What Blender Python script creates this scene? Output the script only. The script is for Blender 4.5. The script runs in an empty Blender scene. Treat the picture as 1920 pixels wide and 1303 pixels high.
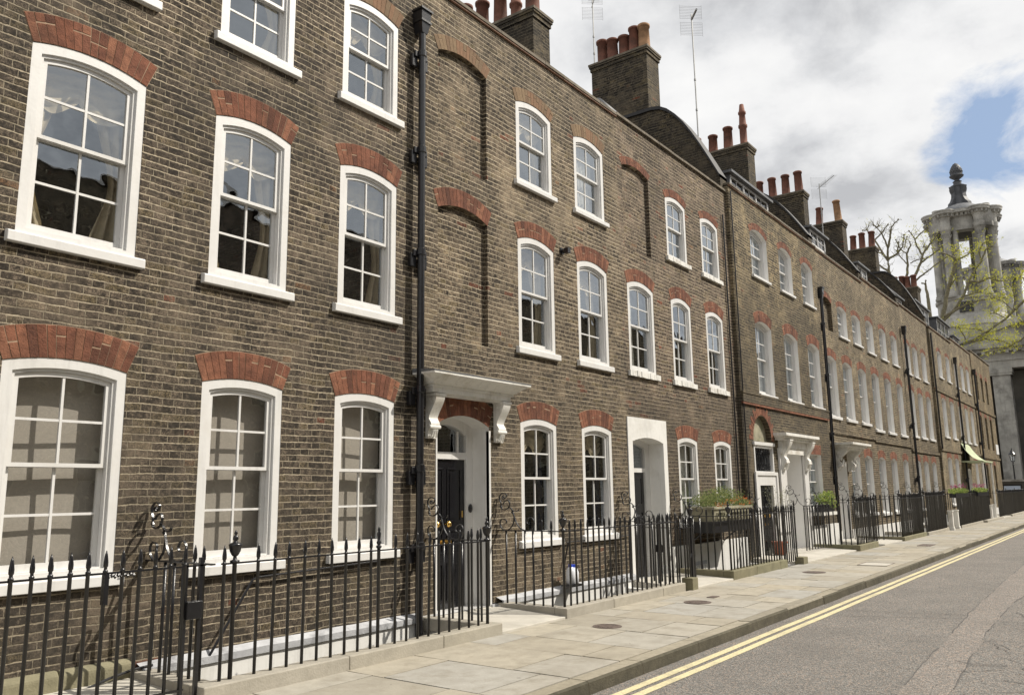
import bpy, bmesh, math, random
from mathutils import Vector, Matrix, noise
R = random.Random(11)
PI = math.pi
scene = bpy.context.scene
COL = scene.collection

# ------------------------------------------------------------------ materials
class NT:
    def __init__(s, name):
        s.m = bpy.data.materials.new(name); s.m.use_nodes = True
        s.t = s.m.node_tree; s.t.nodes.clear()
        s.out = s.t.nodes.new('ShaderNodeOutputMaterial')
    def n(s, typ, **kw):
        nd = s.t.nodes.new(typ)
        for k, v in kw.items():
            if hasattr(nd, k) and not isinstance(v, tuple) or k in ('operation', 'blend_type', 'data_type'):
                setattr(nd, k, v)
        return nd
    def l(s, a, b): s.t.links.new(a, b)
    def val(s, sock, v):
        if hasattr(v, 'is_output') or isinstance(v, bpy.types.NodeSocket): s.l(v, sock)
        else: sock.default_value = v
    def math(s, op, a, b=0.0, c=None, clamp=False):
        nd = s.t.nodes.new('ShaderNodeMath'); nd.operation = op; nd.use_clamp = clamp
        s.val(nd.inputs[0], a); s.val(nd.inputs[1], b)
        if c is not None: s.val(nd.inputs[2], c)
        return nd.outputs[0]
    def mix(s, f, a, b, bt='MIX'):
        nd = s.t.nodes.new('ShaderNodeMix'); nd.data_type = 'RGBA'; nd.blend_type = bt
        s.val(nd.inputs[0], f)
        s.val(nd.inputs[6], a if isinstance(a, bpy.types.NodeSocket) else (*a, 1) if len(a) == 3 else a)
        s.val(nd.inputs[7], b if isinstance(b, bpy.types.NodeSocket) else (*b, 1) if len(b) == 3 else b)
        return nd.outputs[2]
    def ramp(s, f, stops, interp='LINEAR'):
        nd = s.t.nodes.new('ShaderNodeValToRGB'); cr = nd.color_ramp; cr.interpolation = interp
        while len(cr.elements) < len(stops): cr.elements.new(0.5)
        for e, (p, c) in zip(cr.elements, stops):
            e.position = p; e.color = (c, c, c, 1) if isinstance(c, (int, float)) else (*c, 1)
        s.l(f, nd.inputs[0]); return nd.outputs[0]
    def noise(s, vec, scale, detail=3, rough=0.5, w=None, dist=0.0):
        nd = s.t.nodes.new('ShaderNodeTexNoise')
        if vec is not None: s.l(vec, nd.inputs['Vector'])
        nd.inputs['Scale'].default_value = scale; nd.inputs['Detail'].default_value = detail
        nd.inputs['Roughness'].default_value = rough; nd.inputs['Distortion'].default_value = dist
        return nd.outputs['Fac']
    def pos(s):
        return s.t.nodes.new('ShaderNodeNewGeometry').outputs['Position']
    def island(s):
        return s.t.nodes.new('ShaderNodeNewGeometry').outputs['Random Per Island']
    def objrand(s):
        return s.t.nodes.new('ShaderNodeObjectInfo').outputs['Random']
    def bump(s, h, strength=0.5, dist=0.01):
        nd = s.t.nodes.new('ShaderNodeBump'); nd.inputs['Strength'].default_value = strength
        nd.inputs['Distance'].default_value = dist; s.l(h, nd.inputs['Height']); return nd.outputs[0]
    def comb(s, x, y, z):
        nd = s.t.nodes.new('ShaderNodeCombineXYZ')
        for i, v in enumerate((x, y, z)): s.val(nd.inputs[i], v)
        return nd.outputs[0]
    def principled(s, col, rough=0.7, bump=None, metal=0.0, spec=0.5, coat=0.0):
        p = s.t.nodes.new('ShaderNodeBsdfPrincipled')
        s.val(p.inputs['Base Color'], col if isinstance(col, bpy.types.NodeSocket) else (*col, 1))
        s.val(p.inputs['Roughness'], rough); p.inputs['Metallic'].default_value = metal
        p.inputs['Specular IOR Level'].default_value = spec
        p.inputs['Coat Weight'].default_value = coat
        if bump is not None: s.l(bump, p.inputs['Normal'])
        s.l(p.outputs[0], s.out.inputs[0]); return p

def m_brick(name, cols, mortar, soot=0.35, seed=0.0, course=0.0715, red=0.03, grime=None, yel=(.36,.28,.14)):
    """stock brick in a rough Flemish bond; cols = dark, mid, light"""
    t = NT(name); P = t.pos()
    sep = t.t.nodes.new('ShaderNodeSeparateXYZ'); t.l(P, sep.inputs[0])
    X, Y, Z = sep.outputs
    u0 = t.math('ADD', t.math('ADD', X, Y), seed * 3.1)
    wob = t.noise(P, 2.2, 2); wob2 = t.noise(P, 17, 1)
    v0 = t.math('ADD', Z, t.math('ADD', t.math('MULTIPLY', wob, 0.045), t.math('MULTIPLY', wob2, 0.009)))
    v = t.math('DIVIDE', t.math('ADD', v0, 20.0), course)
    row = t.math('FLOOR', v); fv = t.math('FRACT', v)
    par = t.math('MODULO', row, 2.0)
    wr = t.t.nodes.new('ShaderNodeTexWhiteNoise'); wr.noise_dimensions = '1D'; t.l(row, wr.inputs['W'])
    u1 = t.math('ADD', t.math('ADD', u0, t.math('MULTIPLY', par, 0.172)), t.math('MULTIPLY', wr.outputs['Value'], 0.13))
    u1 = t.math('ADD', u1, t.math('MULTIPLY', t.noise(t.comb(u0, row, 0.0), 3.0, 1), 0.05))
    u = t.math('DIVIDE', t.math('ADD', u1, 50.0), 0.345)
    cu = t.math('FLOOR', u); fu = t.math('FRACT', u)
    hd = t.math('GREATER_THAN', fu, 0.665)
    d1 = t.math('MINIMUM', t.math('MINIMUM', fu, t.math('ABSOLUTE', t.math('SUBTRACT', fu, 0.665))), t.math('SUBTRACT', 1.0, fu))
    d1 = t.math('MULTIPLY', d1, 0.345)
    fade = t.noise(P, 5.5, 2)
    d2 = t.math('MULTIPLY', t.math('MINIMUM', fv, t.math('SUBTRACT', 1.0, fv)), course)
    fine = t.noise(P, 90, 2); fine2 = t.noise(P, 33, 3)
    dd = t.math('MINIMUM', t.math('MULTIPLY', d1, t.math('ADD', .95, t.math('MULTIPLY', fade, 1.1))), d2)
    dd = t.math('ADD', dd, t.math('MULTIPLY', t.math('SUBTRACT', fine2, 0.5), 0.013))
    mr = t.t.nodes.new('ShaderNodeMapRange'); mr.interpolation_type = 'SMOOTHSTEP'
    t.l(dd, mr.inputs[0]); mr.inputs[1].default_value = 0.0040; mr.inputs[2].default_value = 0.0084
    face = mr.outputs[0]
    wn = t.t.nodes.new('ShaderNodeTexWhiteNoise'); wn.noise_dimensions = '3D'
    t.l(t.comb(t.math('ADD', cu, t.math('MULTIPLY', hd, 0.37)), row, seed), wn.inputs['Vector'])
    rv = wn.outputs['Value']; rc = t.t.nodes.new('ShaderNodeSeparateColor'); t.l(wn.outputs['Color'], rc.inputs[0])
    a, b, c = cols
    bc = t.ramp(rv, [(0.0, a), (0.22, tuple(x*.8 for x in b)), (0.5, b), (0.75, tuple(x*1.25 for x in b)), (1.0, c)])
    bc = t.mix(t.math('LESS_THAN', rc.outputs[0], red), bc, (.32, .085, .04))
    bc = t.mix(t.math('MULTIPLY', t.math('GREATER_THAN', rc.outputs[1], 0.8), 0.5), bc, yel)
    bc = t.mix(t.math('MULTIPLY', t.ramp(rc.outputs[2], [(0.0, 1.0), (0.3, 0.0)]), .55), bc, tuple(x * .45 for x in a))
    bc = t.mix(t.math('MULTIPLY', t.ramp(rc.outputs[2], [(0.8, 0.0), (1.0, 1.0)]), .6), bc, tuple(min(1, x * 1.5) for x in c))
    # mottling inside each brick
    blot = t.noise(P, 15, 4, .75); blot2 = t.noise(P, 42, 3, .7)
    bc = t.mix(t.ramp(blot, [(0.50, 0.0), (0.64, 0.85)]), bc, tuple(min(1, x * 1.5) for x in c))
    bc = t.mix(t.ramp(blot, [(0.38, 0.9), (0.49, 0.0)]), bc, tuple(x * 0.45 for x in a))
    bc = t.mix(t.ramp(blot2, [(0.40, 0.7), (0.50, 0.0)]), bc, tuple(x * 0.5 for x in a))
    bc = t.mix(t.ramp(fine, [(0.42, 0.7), (0.54, 0.0)]), bc, tuple(x * 0.4 for x in a))
    # weather staining in patches
    big = t.noise(P, 0.45, 5, 0.62); big2 = t.noise(P, 1.7, 4, 0.6)
    st = t.math('MULTIPLY', t.ramp(big, [(0.42, 0.0), (0.62, 1.0)]), soot)
    bc = t.mix(st, bc, (.045, .040, .034))
    pale = t.math('MULTIPLY', t.ramp(big2, [(0.52, 0.0), (0.75, 1.0)]), 0.22)
    bc = t.mix(pale, bc, tuple(min(1, x * 1.35) for x in c))
    tone = t.noise(P, .85, 5, .68)
    bc = t.mix(t.ramp(tone, [(0.36, 0.6), (0.5, 0.0)]), bc, t.mix(.5, bc, tuple(x * .6 for x in a)))
    bc = t.mix(t.math('MULTIPLY', t.ramp(tone, [(0.52, 0.0), (0.66, 1.0)]), .3), bc, tuple(min(1, x * 1.45) for x in c))
    mp = t.t.nodes.new('ShaderNodeMapping'); mp.inputs['Scale'].default_value = (2.6, 2.6, .28); t.l(P, mp.inputs[0])
    streak = t.ramp(t.noise(mp.outputs[0], 1.0, 5, .65), [(0.48, 0.0), (0.68, 1.0)])
    bc = t.mix(t.math('MULTIPLY', streak, .35), bc, (.05, .045, .038))
    mid = t.noise(P, 4.5, 4, .7)
    bc = t.mix(t.math('MULTIPLY', t.ramp(mid, [(0.55, 0.0), (0.72, 1.0)]), .3), bc, tuple(min(1, x * 1.7) for x in c))
    mn = t.mix(t.noise(P, 7, 3), tuple(x * 0.42 for x in mortar), tuple(min(1, x * 1.3) for x in mortar))
    ms = t.t.nodes.new('ShaderNodeMapping'); ms.inputs['Scale'].default_value = (2.2, 2.2, 30); t.l(P, ms.inputs[0])
    mn = t.mix(t.ramp(t.noise(ms.outputs[0], 1.0, 4, .7), [(0.42, 0.8), (0.56, 0.0)]), mn, tuple(x * .32 for x in mortar))
    vert = t.math('LESS_THAN', d1, t.math('MULTIPLY', d2, .9))
    mn = t.mix(t.math('MULTIPLY', vert, .55), mn, tuple(x * .35 for x in mortar))
    mn = t.mix(t.math('MULTIPLY', st, 0.8), mn, (.09, .08, .06))
    col = t.mix(face, mn, bc)
    if grime:                                   # (z0, z1, amount): soot belt of a storey
        for z0, z1, amt in grime:
            g = t.t.nodes.new('ShaderNodeMapRange'); g.interpolation_type = 'SMOOTHSTEP'
            zz = t.math('ADD', Z, t.math('MULTIPLY', t.math('SUBTRACT', big2, 0.5), 1.6))
            t.l(zz, g.inputs[0]); g.inputs[1].default_value = z0; g.inputs[2].default_value = z1
            g.inputs[3].default_value = amt; g.inputs[4].default_value = 0.0
            col = t.mix(g.outputs[0], col, (.05, .043, .034))
    h = t.math('ADD', t.math('MULTIPLY', face, 1.0), t.math('MULTIPLY', fine2, 0.8))
    t.principled(col, 0.9, t.bump(h, 0.8, 0.009), spec=0.2)
    return t.m

def m_plain(name, col, rough=0.6, var=0.12, nscale=6, bump=0.15, metal=0.0, spec=0.5, dirt=None, bd=0.004, drip=0.0):
    t = NT(name); P = t.pos()
    n1 = t.noise(P, nscale, 4, 0.6); n2 = t.noise(P, nscale * 9, 3)
    lo = tuple(max(0, x * (1 - var)) for x in col); hi = tuple(min(1, x * (1 + var)) for x in col)
    c = t.mix(t.ramp(n1, [(0.3, 0.0), (0.7, 1.0)]), lo, hi)
    if dirt:
        c = t.mix(t.math('MULTIPLY', t.ramp(t.noise(P, nscale * .6, 6, 0.7), [(0.5, 0.0), (0.68, 1.0)]), dirt[1]), c, dirt[0])
    if drip:
        mp = t.t.nodes.new('ShaderNodeMapping'); mp.inputs['Scale'].default_value = (9, 9, .9); t.l(P, mp.inputs[0])
        c = t.mix(t.math('MULTIPLY', t.ramp(t.noise(mp.outputs[0], 1.0, 5, .7), [(0.52, 0.0), (0.70, 1.0)]), drip), c, tuple(x * .55 for x in col))
    t.principled(c, rough, t.bump(t.math('ADD', n1, n2), bump, bd), metal, spec)
    return t.m

def m_island(name, cols, rough=0.85, bump=0.4, dirt=0.3, nscale=9, spots=False):
    t = NT(name); P = t.pos(); r = t.island()
    st = [(i / max(1, len(cols) - 1), c) for i, c in enumerate(cols)]
    c = t.ramp(r, st)
    n1 = t.noise(P, nscale, 5, 0.65); n2 = t.noise(P, nscale * 8, 3); n3 = t.noise(P, 1.3, 5, .65)
    c = t.mix(t.math('MULTIPLY', t.ramp(n1, [(0.4, 0.0), (0.7, 1.0)]), dirt), c, tuple(x * 0.5 for x in cols[0]))
    c = t.mix(t.math('MULTIPLY', t.ramp(n2, [(0.45, 1.0), (0.6, 0.0)]), dirt * .5), c, tuple(x * 0.6 for x in cols[-1]))
    c = t.mix(t.math('MULTIPLY', t.ramp(n3, [(0.5, 0.0), (0.68, 1.0)]), dirt), c, tuple(x * 0.62 for x in cols[0]))
    if spots:
        v = t.t.nodes.new('ShaderNodeTexVoronoi'); t.l(P, v.inputs['Vector']); v.inputs['Scale'].default_value = 4.2
        vs = t.t.nodes.new('ShaderNodeSeparateColor'); t.l(v.outputs['Color'], vs.inputs[0])
        k = t.math('MULTIPLY', t.math('LESS_THAN', v.outputs['Distance'], t.math('MULTIPLY', vs.outputs[0], .085)), t.math('GREATER_THAN', vs.outputs[1], .45))
        c = t.mix(t.math('MULTIPLY', k, .55), c, (.10, .095, .085))
        c = t.mix(t.math('MULTIPLY', t.ramp(t.noise(P, 2.7, 6, .7), [(.50, 0.0), (.66, 1.0)]), .38), c, (.19, .165, .12))
    t.principled(c, rough, t.bump(t.math('ADD', n1, n2), bump, 0.006), spec=0.3)
    return t.m

def m_glass():
    t = NT('window_glass'); P = t.pos()
    n = t.noise(P, 1.9, 2); n2 = t.noise(P, 6.5, 1)
    b = t.bump(t.math('ADD', n, t.math('MULTIPLY', n2, .08)), 0.26, 0.03)
    g = t.t.nodes.new('ShaderNodeBsdfGlossy'); g.inputs['Roughness'].default_value = 0.0
    g.inputs['Color'].default_value = (.86, .93, 1, 1); t.l(b, g.inputs['Normal'])
    tr = t.t.nodes.new('ShaderNodeBsdfTransparent'); tr.inputs['Color'].default_value = (.93, .93, .92, 1)
    fr = t.t.nodes.new('ShaderNodeLayerWeight'); fr.inputs['Blend'].default_value = .5; t.l(b, fr.inputs['Normal'])
    rf = t.math('ADD', t.math('MULTIPLY', t.math('POWER', fr.outputs['Facing'], 3.0), .78), .25, clamp=True)
    mx = t.t.nodes.new('ShaderNodeMixShader')
    t.l(rf, mx.inputs[0])
    t.l(tr.outputs[0], mx.inputs[1]); t.l(g.outputs[0], mx.inputs[2]); t.l(mx.outputs[0], t.out.inputs[0])
    return t.m

def m_asphalt(name, base, pink=0.0, crack=True):
    t = NT(name); P = t.pos()
    a = t.noise(P, 55, 4, 0.75); b = t.noise(P, 130, 2); c = t.noise(P, 0.9, 6, 0.65); e = t.noise(P, 22, 3, .7)
    vo = t.t.nodes.new('ShaderNodeTexVoronoi'); t.l(P, vo.inputs['Vector']); vo.inputs['Scale'].default_value = 75
    vc = t.t.nodes.new('ShaderNodeSeparateColor'); t.l(vo.outputs['Color'], vc.inputs[0])
    lo = tuple(x * 0.68 for x in base); hi = tuple(x * 1.4 for x in base)
    col = t.mix(t.ramp(vc.outputs[0], [(0.1, 0.0), (0.9, 1.0)]), lo, hi)
    col = t.mix(t.ramp(a, [(0.36, 0.85), (0.52, 0.0)]), col, tuple(x * .35 for x in base))
    col = t.mix(t.math('MULTIPLY', t.math('GREATER_THAN', vc.outputs[1], 0.86), 0.55), col, (base[0] * 2.4, base[1] * 1.9, base[2] * 1.6))
    col = t.mix(t.math('MULTIPLY', t.ramp(c, [(0.4, 0.0), (0.66, 1.0)]), 0.4), col, tuple(x * 0.6 for x in base))
    col = t.mix(t.math('MULTIPLY', t.ramp(e, [(0.5, 0.0), (0.7, 1.0)]), 0.3), col, tuple(x * 1.5 for x in base))
    h = t.math('ADD', vo.outputs['Distance'], t.math('MULTIPLY', a, 1.2))
    t.principled(col, 0.88, t.bump(h, 0.8, 0.012), spec=0.3)
    return t.m

def m_paint_line():
    t = NT('yellow_road_paint'); P = t.pos()
    a = t.noise(P, 45, 4, 0.8); b = t.noise(P, 3.5, 4, .6)
    wear = t.math('ADD', t.ramp(a, [(0.36, 1.0), (0.50, 0.0)]), t.math('MULTIPLY', t.ramp(b, [(0.48, 0.0), (0.68, 1.0)]), .5), clamp=True)
    col = t.mix(t.math('MULTIPLY', wear, .65), (.66, .59, .36), (.25, .23, .19))
    t.principled(col, 0.75, t.bump(a, 0.5, 0.006), spec=0.3); return t.m

def m_leaf(name, c1, c2):
    t = NT(name); c = t.ramp(t.island(), [(0.0, c1), (1.0, c2)])
    d = t.t.nodes.new('ShaderNodeBsdfDiffuse'); tl = t.t.nodes.new('ShaderNodeBsdfTranslucent')
    t.l(c, d.inputs[0]); t.l(c, tl.inputs[0]); mx = t.t.nodes.new('ShaderNodeMixShader'); mx.inputs[0].default_value = .4
    t.l(d.outputs[0], mx.inputs[1]); t.l(tl.outputs[0], mx.inputs[2]); t.l(mx.outputs[0], t.out.inputs[0]); return t.m

M = {}
# brick colours: dark, mid, light
M['brickA'] = m_brick('dark_stock_brick', ((.033,.027,.022),(.108,.085,.064),(.235,.185,.135)), (.70,.595,.435), .5, 1, red=.010, grime=[(3.2,6.6,.32)])
M['brickB'] = m_brick('mellow_stock_brick', ((.050,.040,.030),(.168,.130,.092),(.31,.245,.17)), (.72,.61,.445), .35, 2, red=.012, grime=[(2.5,5.2,.35)])
M['brickC'] = m_brick('reddish_stock_brick', ((.052,.040,.031),(.168,.126,.092),(.30,.23,.168)), (.68,.575,.42), .45, 3, red=.035, grime=[(2.6,4.6,.5)])
M['brickD'] = m_brick('sooty_yellow_brick', ((.040,.033,.025),(.132,.103,.069),(.35,.275,.165)), (.66,.56,.38), .6, 4, red=.01, grime=[(4.8,7.6,.55)], yel=(.42,.32,.15))
M['brickE'] = m_brick('buff_stock_brick', ((.052,.042,.031),(.175,.136,.092),(.33,.262,.17)), (.72,.62,.44), .45, 5, red=.012, grime=[(2.8,5.6,.3)])
M['brickF'] = m_brick('pale_stock_brick', ((.08,.066,.046),(.21,.168,.112),(.33,.265,.17)), (.55,.48,.34), .3, 6, red=.01)
M['brickJ'] = m_brick('buff_end_brick', ((.12,.093,.058),(.22,.17,.10),(.29,.225,.135)), (.40,.34,.23), .3, 7)
M['brickK'] = m_brick('chimney_brick', ((.016,.014,.012),(.052,.042,.030),(.15,.12,.08)), (.26,.225,.16), .8, 8, red=.01)  # sooty brick, darkened further so the colour carries the stacks' side shade
M['arch_red'] = m_island('red_rubbed_brick', [(.10,.044,.030),(.235,.092,.054),(.36,.165,.098),(.17,.068,.044),(.29,.12,.072)], .9, .9, .75, 10)
M['arch_buff'] = m_island('buff_arch_brick', [(.20,.13,.08),(.28,.20,.12),(.17,.12,.075),(.30,.17,.10)], .9, .5, .4, 14)
M['mortar'] = m_plain('lime_mortar', (.36,.25,.17), .95, .35)
M['white'] = m_plain('white_gloss_paint', (.69,.685,.67), .42, .04, 3, .25, dirt=((.55,.52,.46), .3), drip=.28)
M['reveal_brightened'] = m_plain('brightened_reveal_white', (.86,.855,.84), .6, .03, 3, .2, drip=.12)  # lighter copy of the frame white; brightens the shaded reveals by colour
M['white_old'] = m_plain('weathered_white_paint', (.74,.73,.69), .6, .06, 4, .5, dirt=((.38,.33,.25), .6), drip=.5)
M['stucco'] = m_plain('white_masonry_paint', (.73,.725,.70), .7, .04, 2, .5, dirt=((.42,.40,.35), .45), drip=.35)
M['ledge'] = m_plain('grey_painted_ledge', (.46,.47,.49), .7, .2, 5, .7, dirt=((.14,.14,.15), .7))
M['lead'] = m_plain('lead_sheet', (.115,.12,.13), .6, .25, 4, .3, dirt=((.3,.3,.29), .4))
M['lead_dark'] = m_plain('dark_lead', (.06,.063,.07), .6, .3, 2, .3)
M['iron'] = m_plain('black_iron_paint', (.010,.010,.012), .28, .3, 12, .35, spec=.6)
M['door_black'] = m_plain('black_door_gloss', (.010,.010,.012), .16, .1, 3, .04, spec=.6)
M['door_dark'] = m_plain('dark_grey_door', (.03,.03,.034), .3, .1, 3, .05)
M['brass'] = m_plain('polished_brass', (.75,.48,.14), .22, .05, 9, .02, metal=1)
M['glass'] = m_glass()
M['dark_glass'] = m_plain('dark_pane', (.012,.014,.016), .05, .1, 3, .02, spec=.8)
M['linen'] = m_plain('linen_blind', (.60,.555,.49), .95, .07, 40, .3)
M['cream'] = m_plain('cream_curtain', (.62,.54,.38), .95, .12, 10, .3)
M['pale'] = m_plain('pale_net_curtain', (.70,.70,.66), .95, .06, 10, .2)
M['navy'] = m_plain('navy_curtain', (.03,.035,.07), .95, .2, 10, .2)
M['room'] = m_plain('dim_room_plaster', (.22,.20,.18), .95, .1)
M['stone'] = m_island('portland_kerb_stone', [(.37,.345,.29),(.43,.40,.345),(.40,.37,.30)], .85, .5, .35, 6)
M['mossy'] = m_island('mossy_kerb_stone', [(.20,.185,.115),(.27,.245,.165),(.22,.215,.13)], .9, .6, .5, 6)
M['step'] = m_plain('worn_step_stone', (.50,.475,.42), .8, .12, 2.5, .3, dirt=((.28,.26,.2), .4))
M['slab'] = m_island('york_stone_slab', [(.37,.335,.27),(.45,.41,.33),(.39,.38,.35),(.43,.385,.30),(.35,.32,.26),(.42,.40,.355)], .85, .35, .34, 5, spots=True)
M['slabjoint'] = m_plain('sand_joint', (.085,.072,.042), .95, .5, 9, .6)
M['granite'] = m_island('granite_kerb', [(.33,.295,.225),(.41,.37,.29),(.30,.275,.22),(.37,.335,.26)], .85, .8, .5, 12)
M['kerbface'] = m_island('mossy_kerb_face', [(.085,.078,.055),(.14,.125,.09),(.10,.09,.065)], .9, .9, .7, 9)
M['asphalt'] = m_asphalt('road_asphalt', (.215,.205,.190))
M['asphalt2'] = m_asphalt('trench_asphalt', (.255,.236,.216))
M['tar'] = m_plain('tar_seam', (.085,.08,.075), .7, .5, 20, .6)
M['yellow'] = m_paint_line()
M['cover'] = m_plain('rusty_iron_cover', (.13,.10,.085), .7, .4, 25, .9)
M['roof'] = m_plain('dark_roof_slate', (.045,.038,.032), .8, .45, 7, .8, bd=.02)
M['coping'] = m_plain('weathered_coping', (.155,.13,.095), .9, .4, 5, .8, dirt=((.06,.05,.04), .6))
M['coping_tile'] = m_plain('red_creasing_tile', (.20,.115,.075), .9, .35, 9, .8)
M['black_cap'] = m_plain('black_bitumen_cap', (.016,.015,.015), .6, .3, 8, .6)
M['pot'] = m_plain('terracotta_pot', (.185,.078,.052), .85, .3, 5, .4, dirt=((.07,.04,.03), .7))
M['pot_buff'] = m_plain('buff_clay_pot', (.38,.22,.12), .85, .3, 5, .4, dirt=((.14,.09,.05), .5))
M['aerial'] = m_plain('grey_aluminium', (.32,.32,.31), .4, .15, 9, .1, metal=.6)
M['church'] = m_plain('portland_stone', (.37,.36,.33), .9, .35, .6, .4, dirt=((.075,.07,.062), .85), bd=.03, drip=.6)
M['church_dark'] = m_plain('sooty_shaded_portland_stone', (.105,.098,.085), .9, .3, .5, .4, dirt=((.05,.05,.05), .7), bd=.03)  # soot plus cloud shade, both put into the stone colour
M['bark'] = m_plain('plane_bark', (.17,.15,.10), .9, .4, 8, .7, dirt=((.25,.25,.13), .6))
M['leaf_spring'] = m_leaf('spring_leaves', (.60,.58,.08), (.42,.44,.07))
M['leaf_green'] = m_leaf('herb_leaves', (.34,.36,.15), (.09,.15,.06))
M['leaf_bright'] = m_leaf('lime_leaves', (.46,.50,.16), (.12,.22,.05))
M['leaf_pale'] = m_leaf('olive_leaves', (.40,.40,.30), (.26,.28,.18))
M['flower_orange'] = m_plain('orange_petals', (.65,.17,.03), .8)
M['flower_pink'] = m_plain('pink_petals', (.45,.06,.22), .8)
M['trough'] = m_plain('mossy_stone_trough', (.30,.28,.20), .9, .3, 6, .9, dirt=((.12,.13,.06), .6))
M['bottle'] = m_plain('white_plastic', (.78,.80,.84), .3, .03)
M['blue'] = m_plain('blue_plastic', (.03,.08,.55), .35, .05)
M['terracotta'] = m_plain('terracotta_planter', (.34,.12,.07), .85, .2)
M['copper'] = m_plain('verdigris_sheet', (.42,.47,.30), .7, .2, 3, .2)
M['sign_white'] = m_plain('white_enamel', (.75,.75,.74), .4, .03)
M['sign_blue'] = m_plain('pale_notice_paper', (.42,.50,.62), .4, .05)
M['soil'] = m_plain('soil', (.05,.04,.025), .95, .3)
M['bollard'] = M['iron']

# ------------------------------------------------------------------ mesh builder
class MB:
    def __init__(s): s.v = []; s.f = []; s.mi = []; s.ch = []
    def add(s, vs, fs, mi=0):
        o = len(s.v); s.ch.append((o, len(s.f))); s.v += [tuple(v) for v in vs]
        for f in fs: s.f.append(tuple(o + i for i in f)); s.mi.append(mi)
    def box(s, x0, x1, y0, y1, z0, z1, mi=0):
        s.add([(x0,y0,z0),(x1,y0,z0),(x1,y1,z0),(x0,y1,z0),(x0,y0,z1),(x1,y0,z1),(x1,y1,z1),(x0,y1,z1)],
              [(0,3,2,1),(4,5,6,7),(0,1,5,4),(1,2,6,5),(2,3,7,6),(3,0,4,7)], mi)
    def prism_y(s, pts, y0, y1, mi=0):      # polygon in XZ extruded along Y (counter-clockwise seen from -Y)
        n = len(pts); vs = [(x, y0, z) for x, z in pts] + [(x, y1, z) for x, z in pts]
        s.add(vs, [tuple(range(n)), tuple(range(2*n-1, n-1, -1))] + [(i, i+n, (i+1)%n+n, (i+1)%n) for i in range(n)], mi)
    def prism_x(s, pts, x0, x1, mi=0):      # polygon in YZ extruded along X
        n = len(pts); vs = [(x0, y, z) for y, z in pts] + [(x1, y, z) for y, z in pts]
        s.add(vs, [tuple(range(n-1, -1, -1)), tuple(range(n, 2*n))] + [(i, (i+1)%n, (i+1)%n+n, i+n) for i in range(n)], mi)
    def prism_z(s, pts, z0, z1, mi=0):
        n = len(pts); vs = [(x, y, z0) for x, y in pts] + [(x, y, z1) for x, y in pts]
        s.add(vs, [tuple(range(n-1, -1, -1)), tuple(range(n, 2*n))] + [(i, (i+1)%n, (i+1)%n+n, i+n) for i in range(n)], mi)
    def lathe(s, prof, cx=0, cy=0, cz=0, n=12, mi=0, a0=0, a1=2*PI, cap=True):   # prof: [(r,z)]
        full = abs(a1 - a0 - 2*PI) < 1e-6; m = n if full else n + 1
        vs = []
        for r, z in prof:
            for i in range(m):
                a = a0 + (a1 - a0) * i / n; vs.append((cx + r*math.cos(a), cy + r*math.sin(a), cz + z))
        fs = []
        for k in range(len(prof) - 1):
            for i in range(n):
                j = (i + 1) % m; fs.append((k*m+i, k*m+j, (k+1)*m+j, (k+1)*m+i))
        if cap and full:
            fs.append(tuple(range(n-1, -1, -1))); fs.append(tuple((len(prof)-1)*m + i for i in range(n)))
        s.add(vs, fs, mi)
    def tube(s, pts, r, n=6, mi=0, r1=None):
        pts = [Vector(p) for p in pts]; rings = []
        L = len(pts)
        up = Vector((0.13, 0.31, 1)).normalized()
        for i, p in enumerate(pts):
            d = (pts[min(i+1, L-1)] - pts[max(i-1, 0)])
            if d.length < 1e-9: d = Vector((0,0,1))
            d.normalize(); u = up if abs(d.dot(up)) < .95 else Vector((1, 0, 0))
            a = d.cross(u).normalized(); b = d.cross(a)
            rr = r if r1 is None else r + (r1 - r) * i / max(1, L-1)
            rings.append([p + (a*math.cos(2*PI*k/n) + b*math.sin(2*PI*k/n)) * rr for k in range(n)])
        vs = [v for rg in rings for v in rg]; fs = []
        for i in range(L-1):
            for k in range(n):
                fs.append((i*n+k, i*n+(k+1)%n, (i+1)*n+(k+1)%n, (i+1)*n+k))
        fs.append(tuple(range(n-1, -1, -1))); fs.append(tuple((L-1)*n+k for k in range(n)))
        s.add(vs, fs, mi)
    def mesh(s, name, mats, smooth=False, angle=None):
        me = bpy.data.meshes.new(name); me.from_pydata(s.v, [], s.f)
        for m in (mats if isinstance(mats, (list, tuple)) else [mats]): me.materials.append(m)
        me.polygons.foreach_set('material_index', s.mi)
        if smooth: me.polygons.foreach_set('use_smooth', [True]*len(s.f))
        me.update(); return me
    def each(s, name, mats, parent=None, bevel=0):
        for (a, b), (c, d) in zip(s.ch, s.ch[1:] + [(len(s.v), len(s.f))]):
            q = MB(); q.v = s.v[a:c]; q.f = [tuple(i - a for i in f) for f in s.f[b:d]]; q.mi = s.mi[b:d]
            o = q.obj(name, mats, parent, bevel=bevel)
        return o
    def obj(s, name, mats, parent=None, smooth=False, loc=(0,0,0), bevel=0, label=None):
        o = bpy.data.objects.new(name, s.mesh(name, mats, smooth)); COL.objects.link(o)
        o.location = loc
        if parent: o.parent = parent
        if bevel:
            b = o.modifiers.new('bevel', 'BEVEL'); b.width = bevel; b.segments = 2; b.limit_method = 'ANGLE'
        if label: o['label'] = label
        return o

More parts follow.
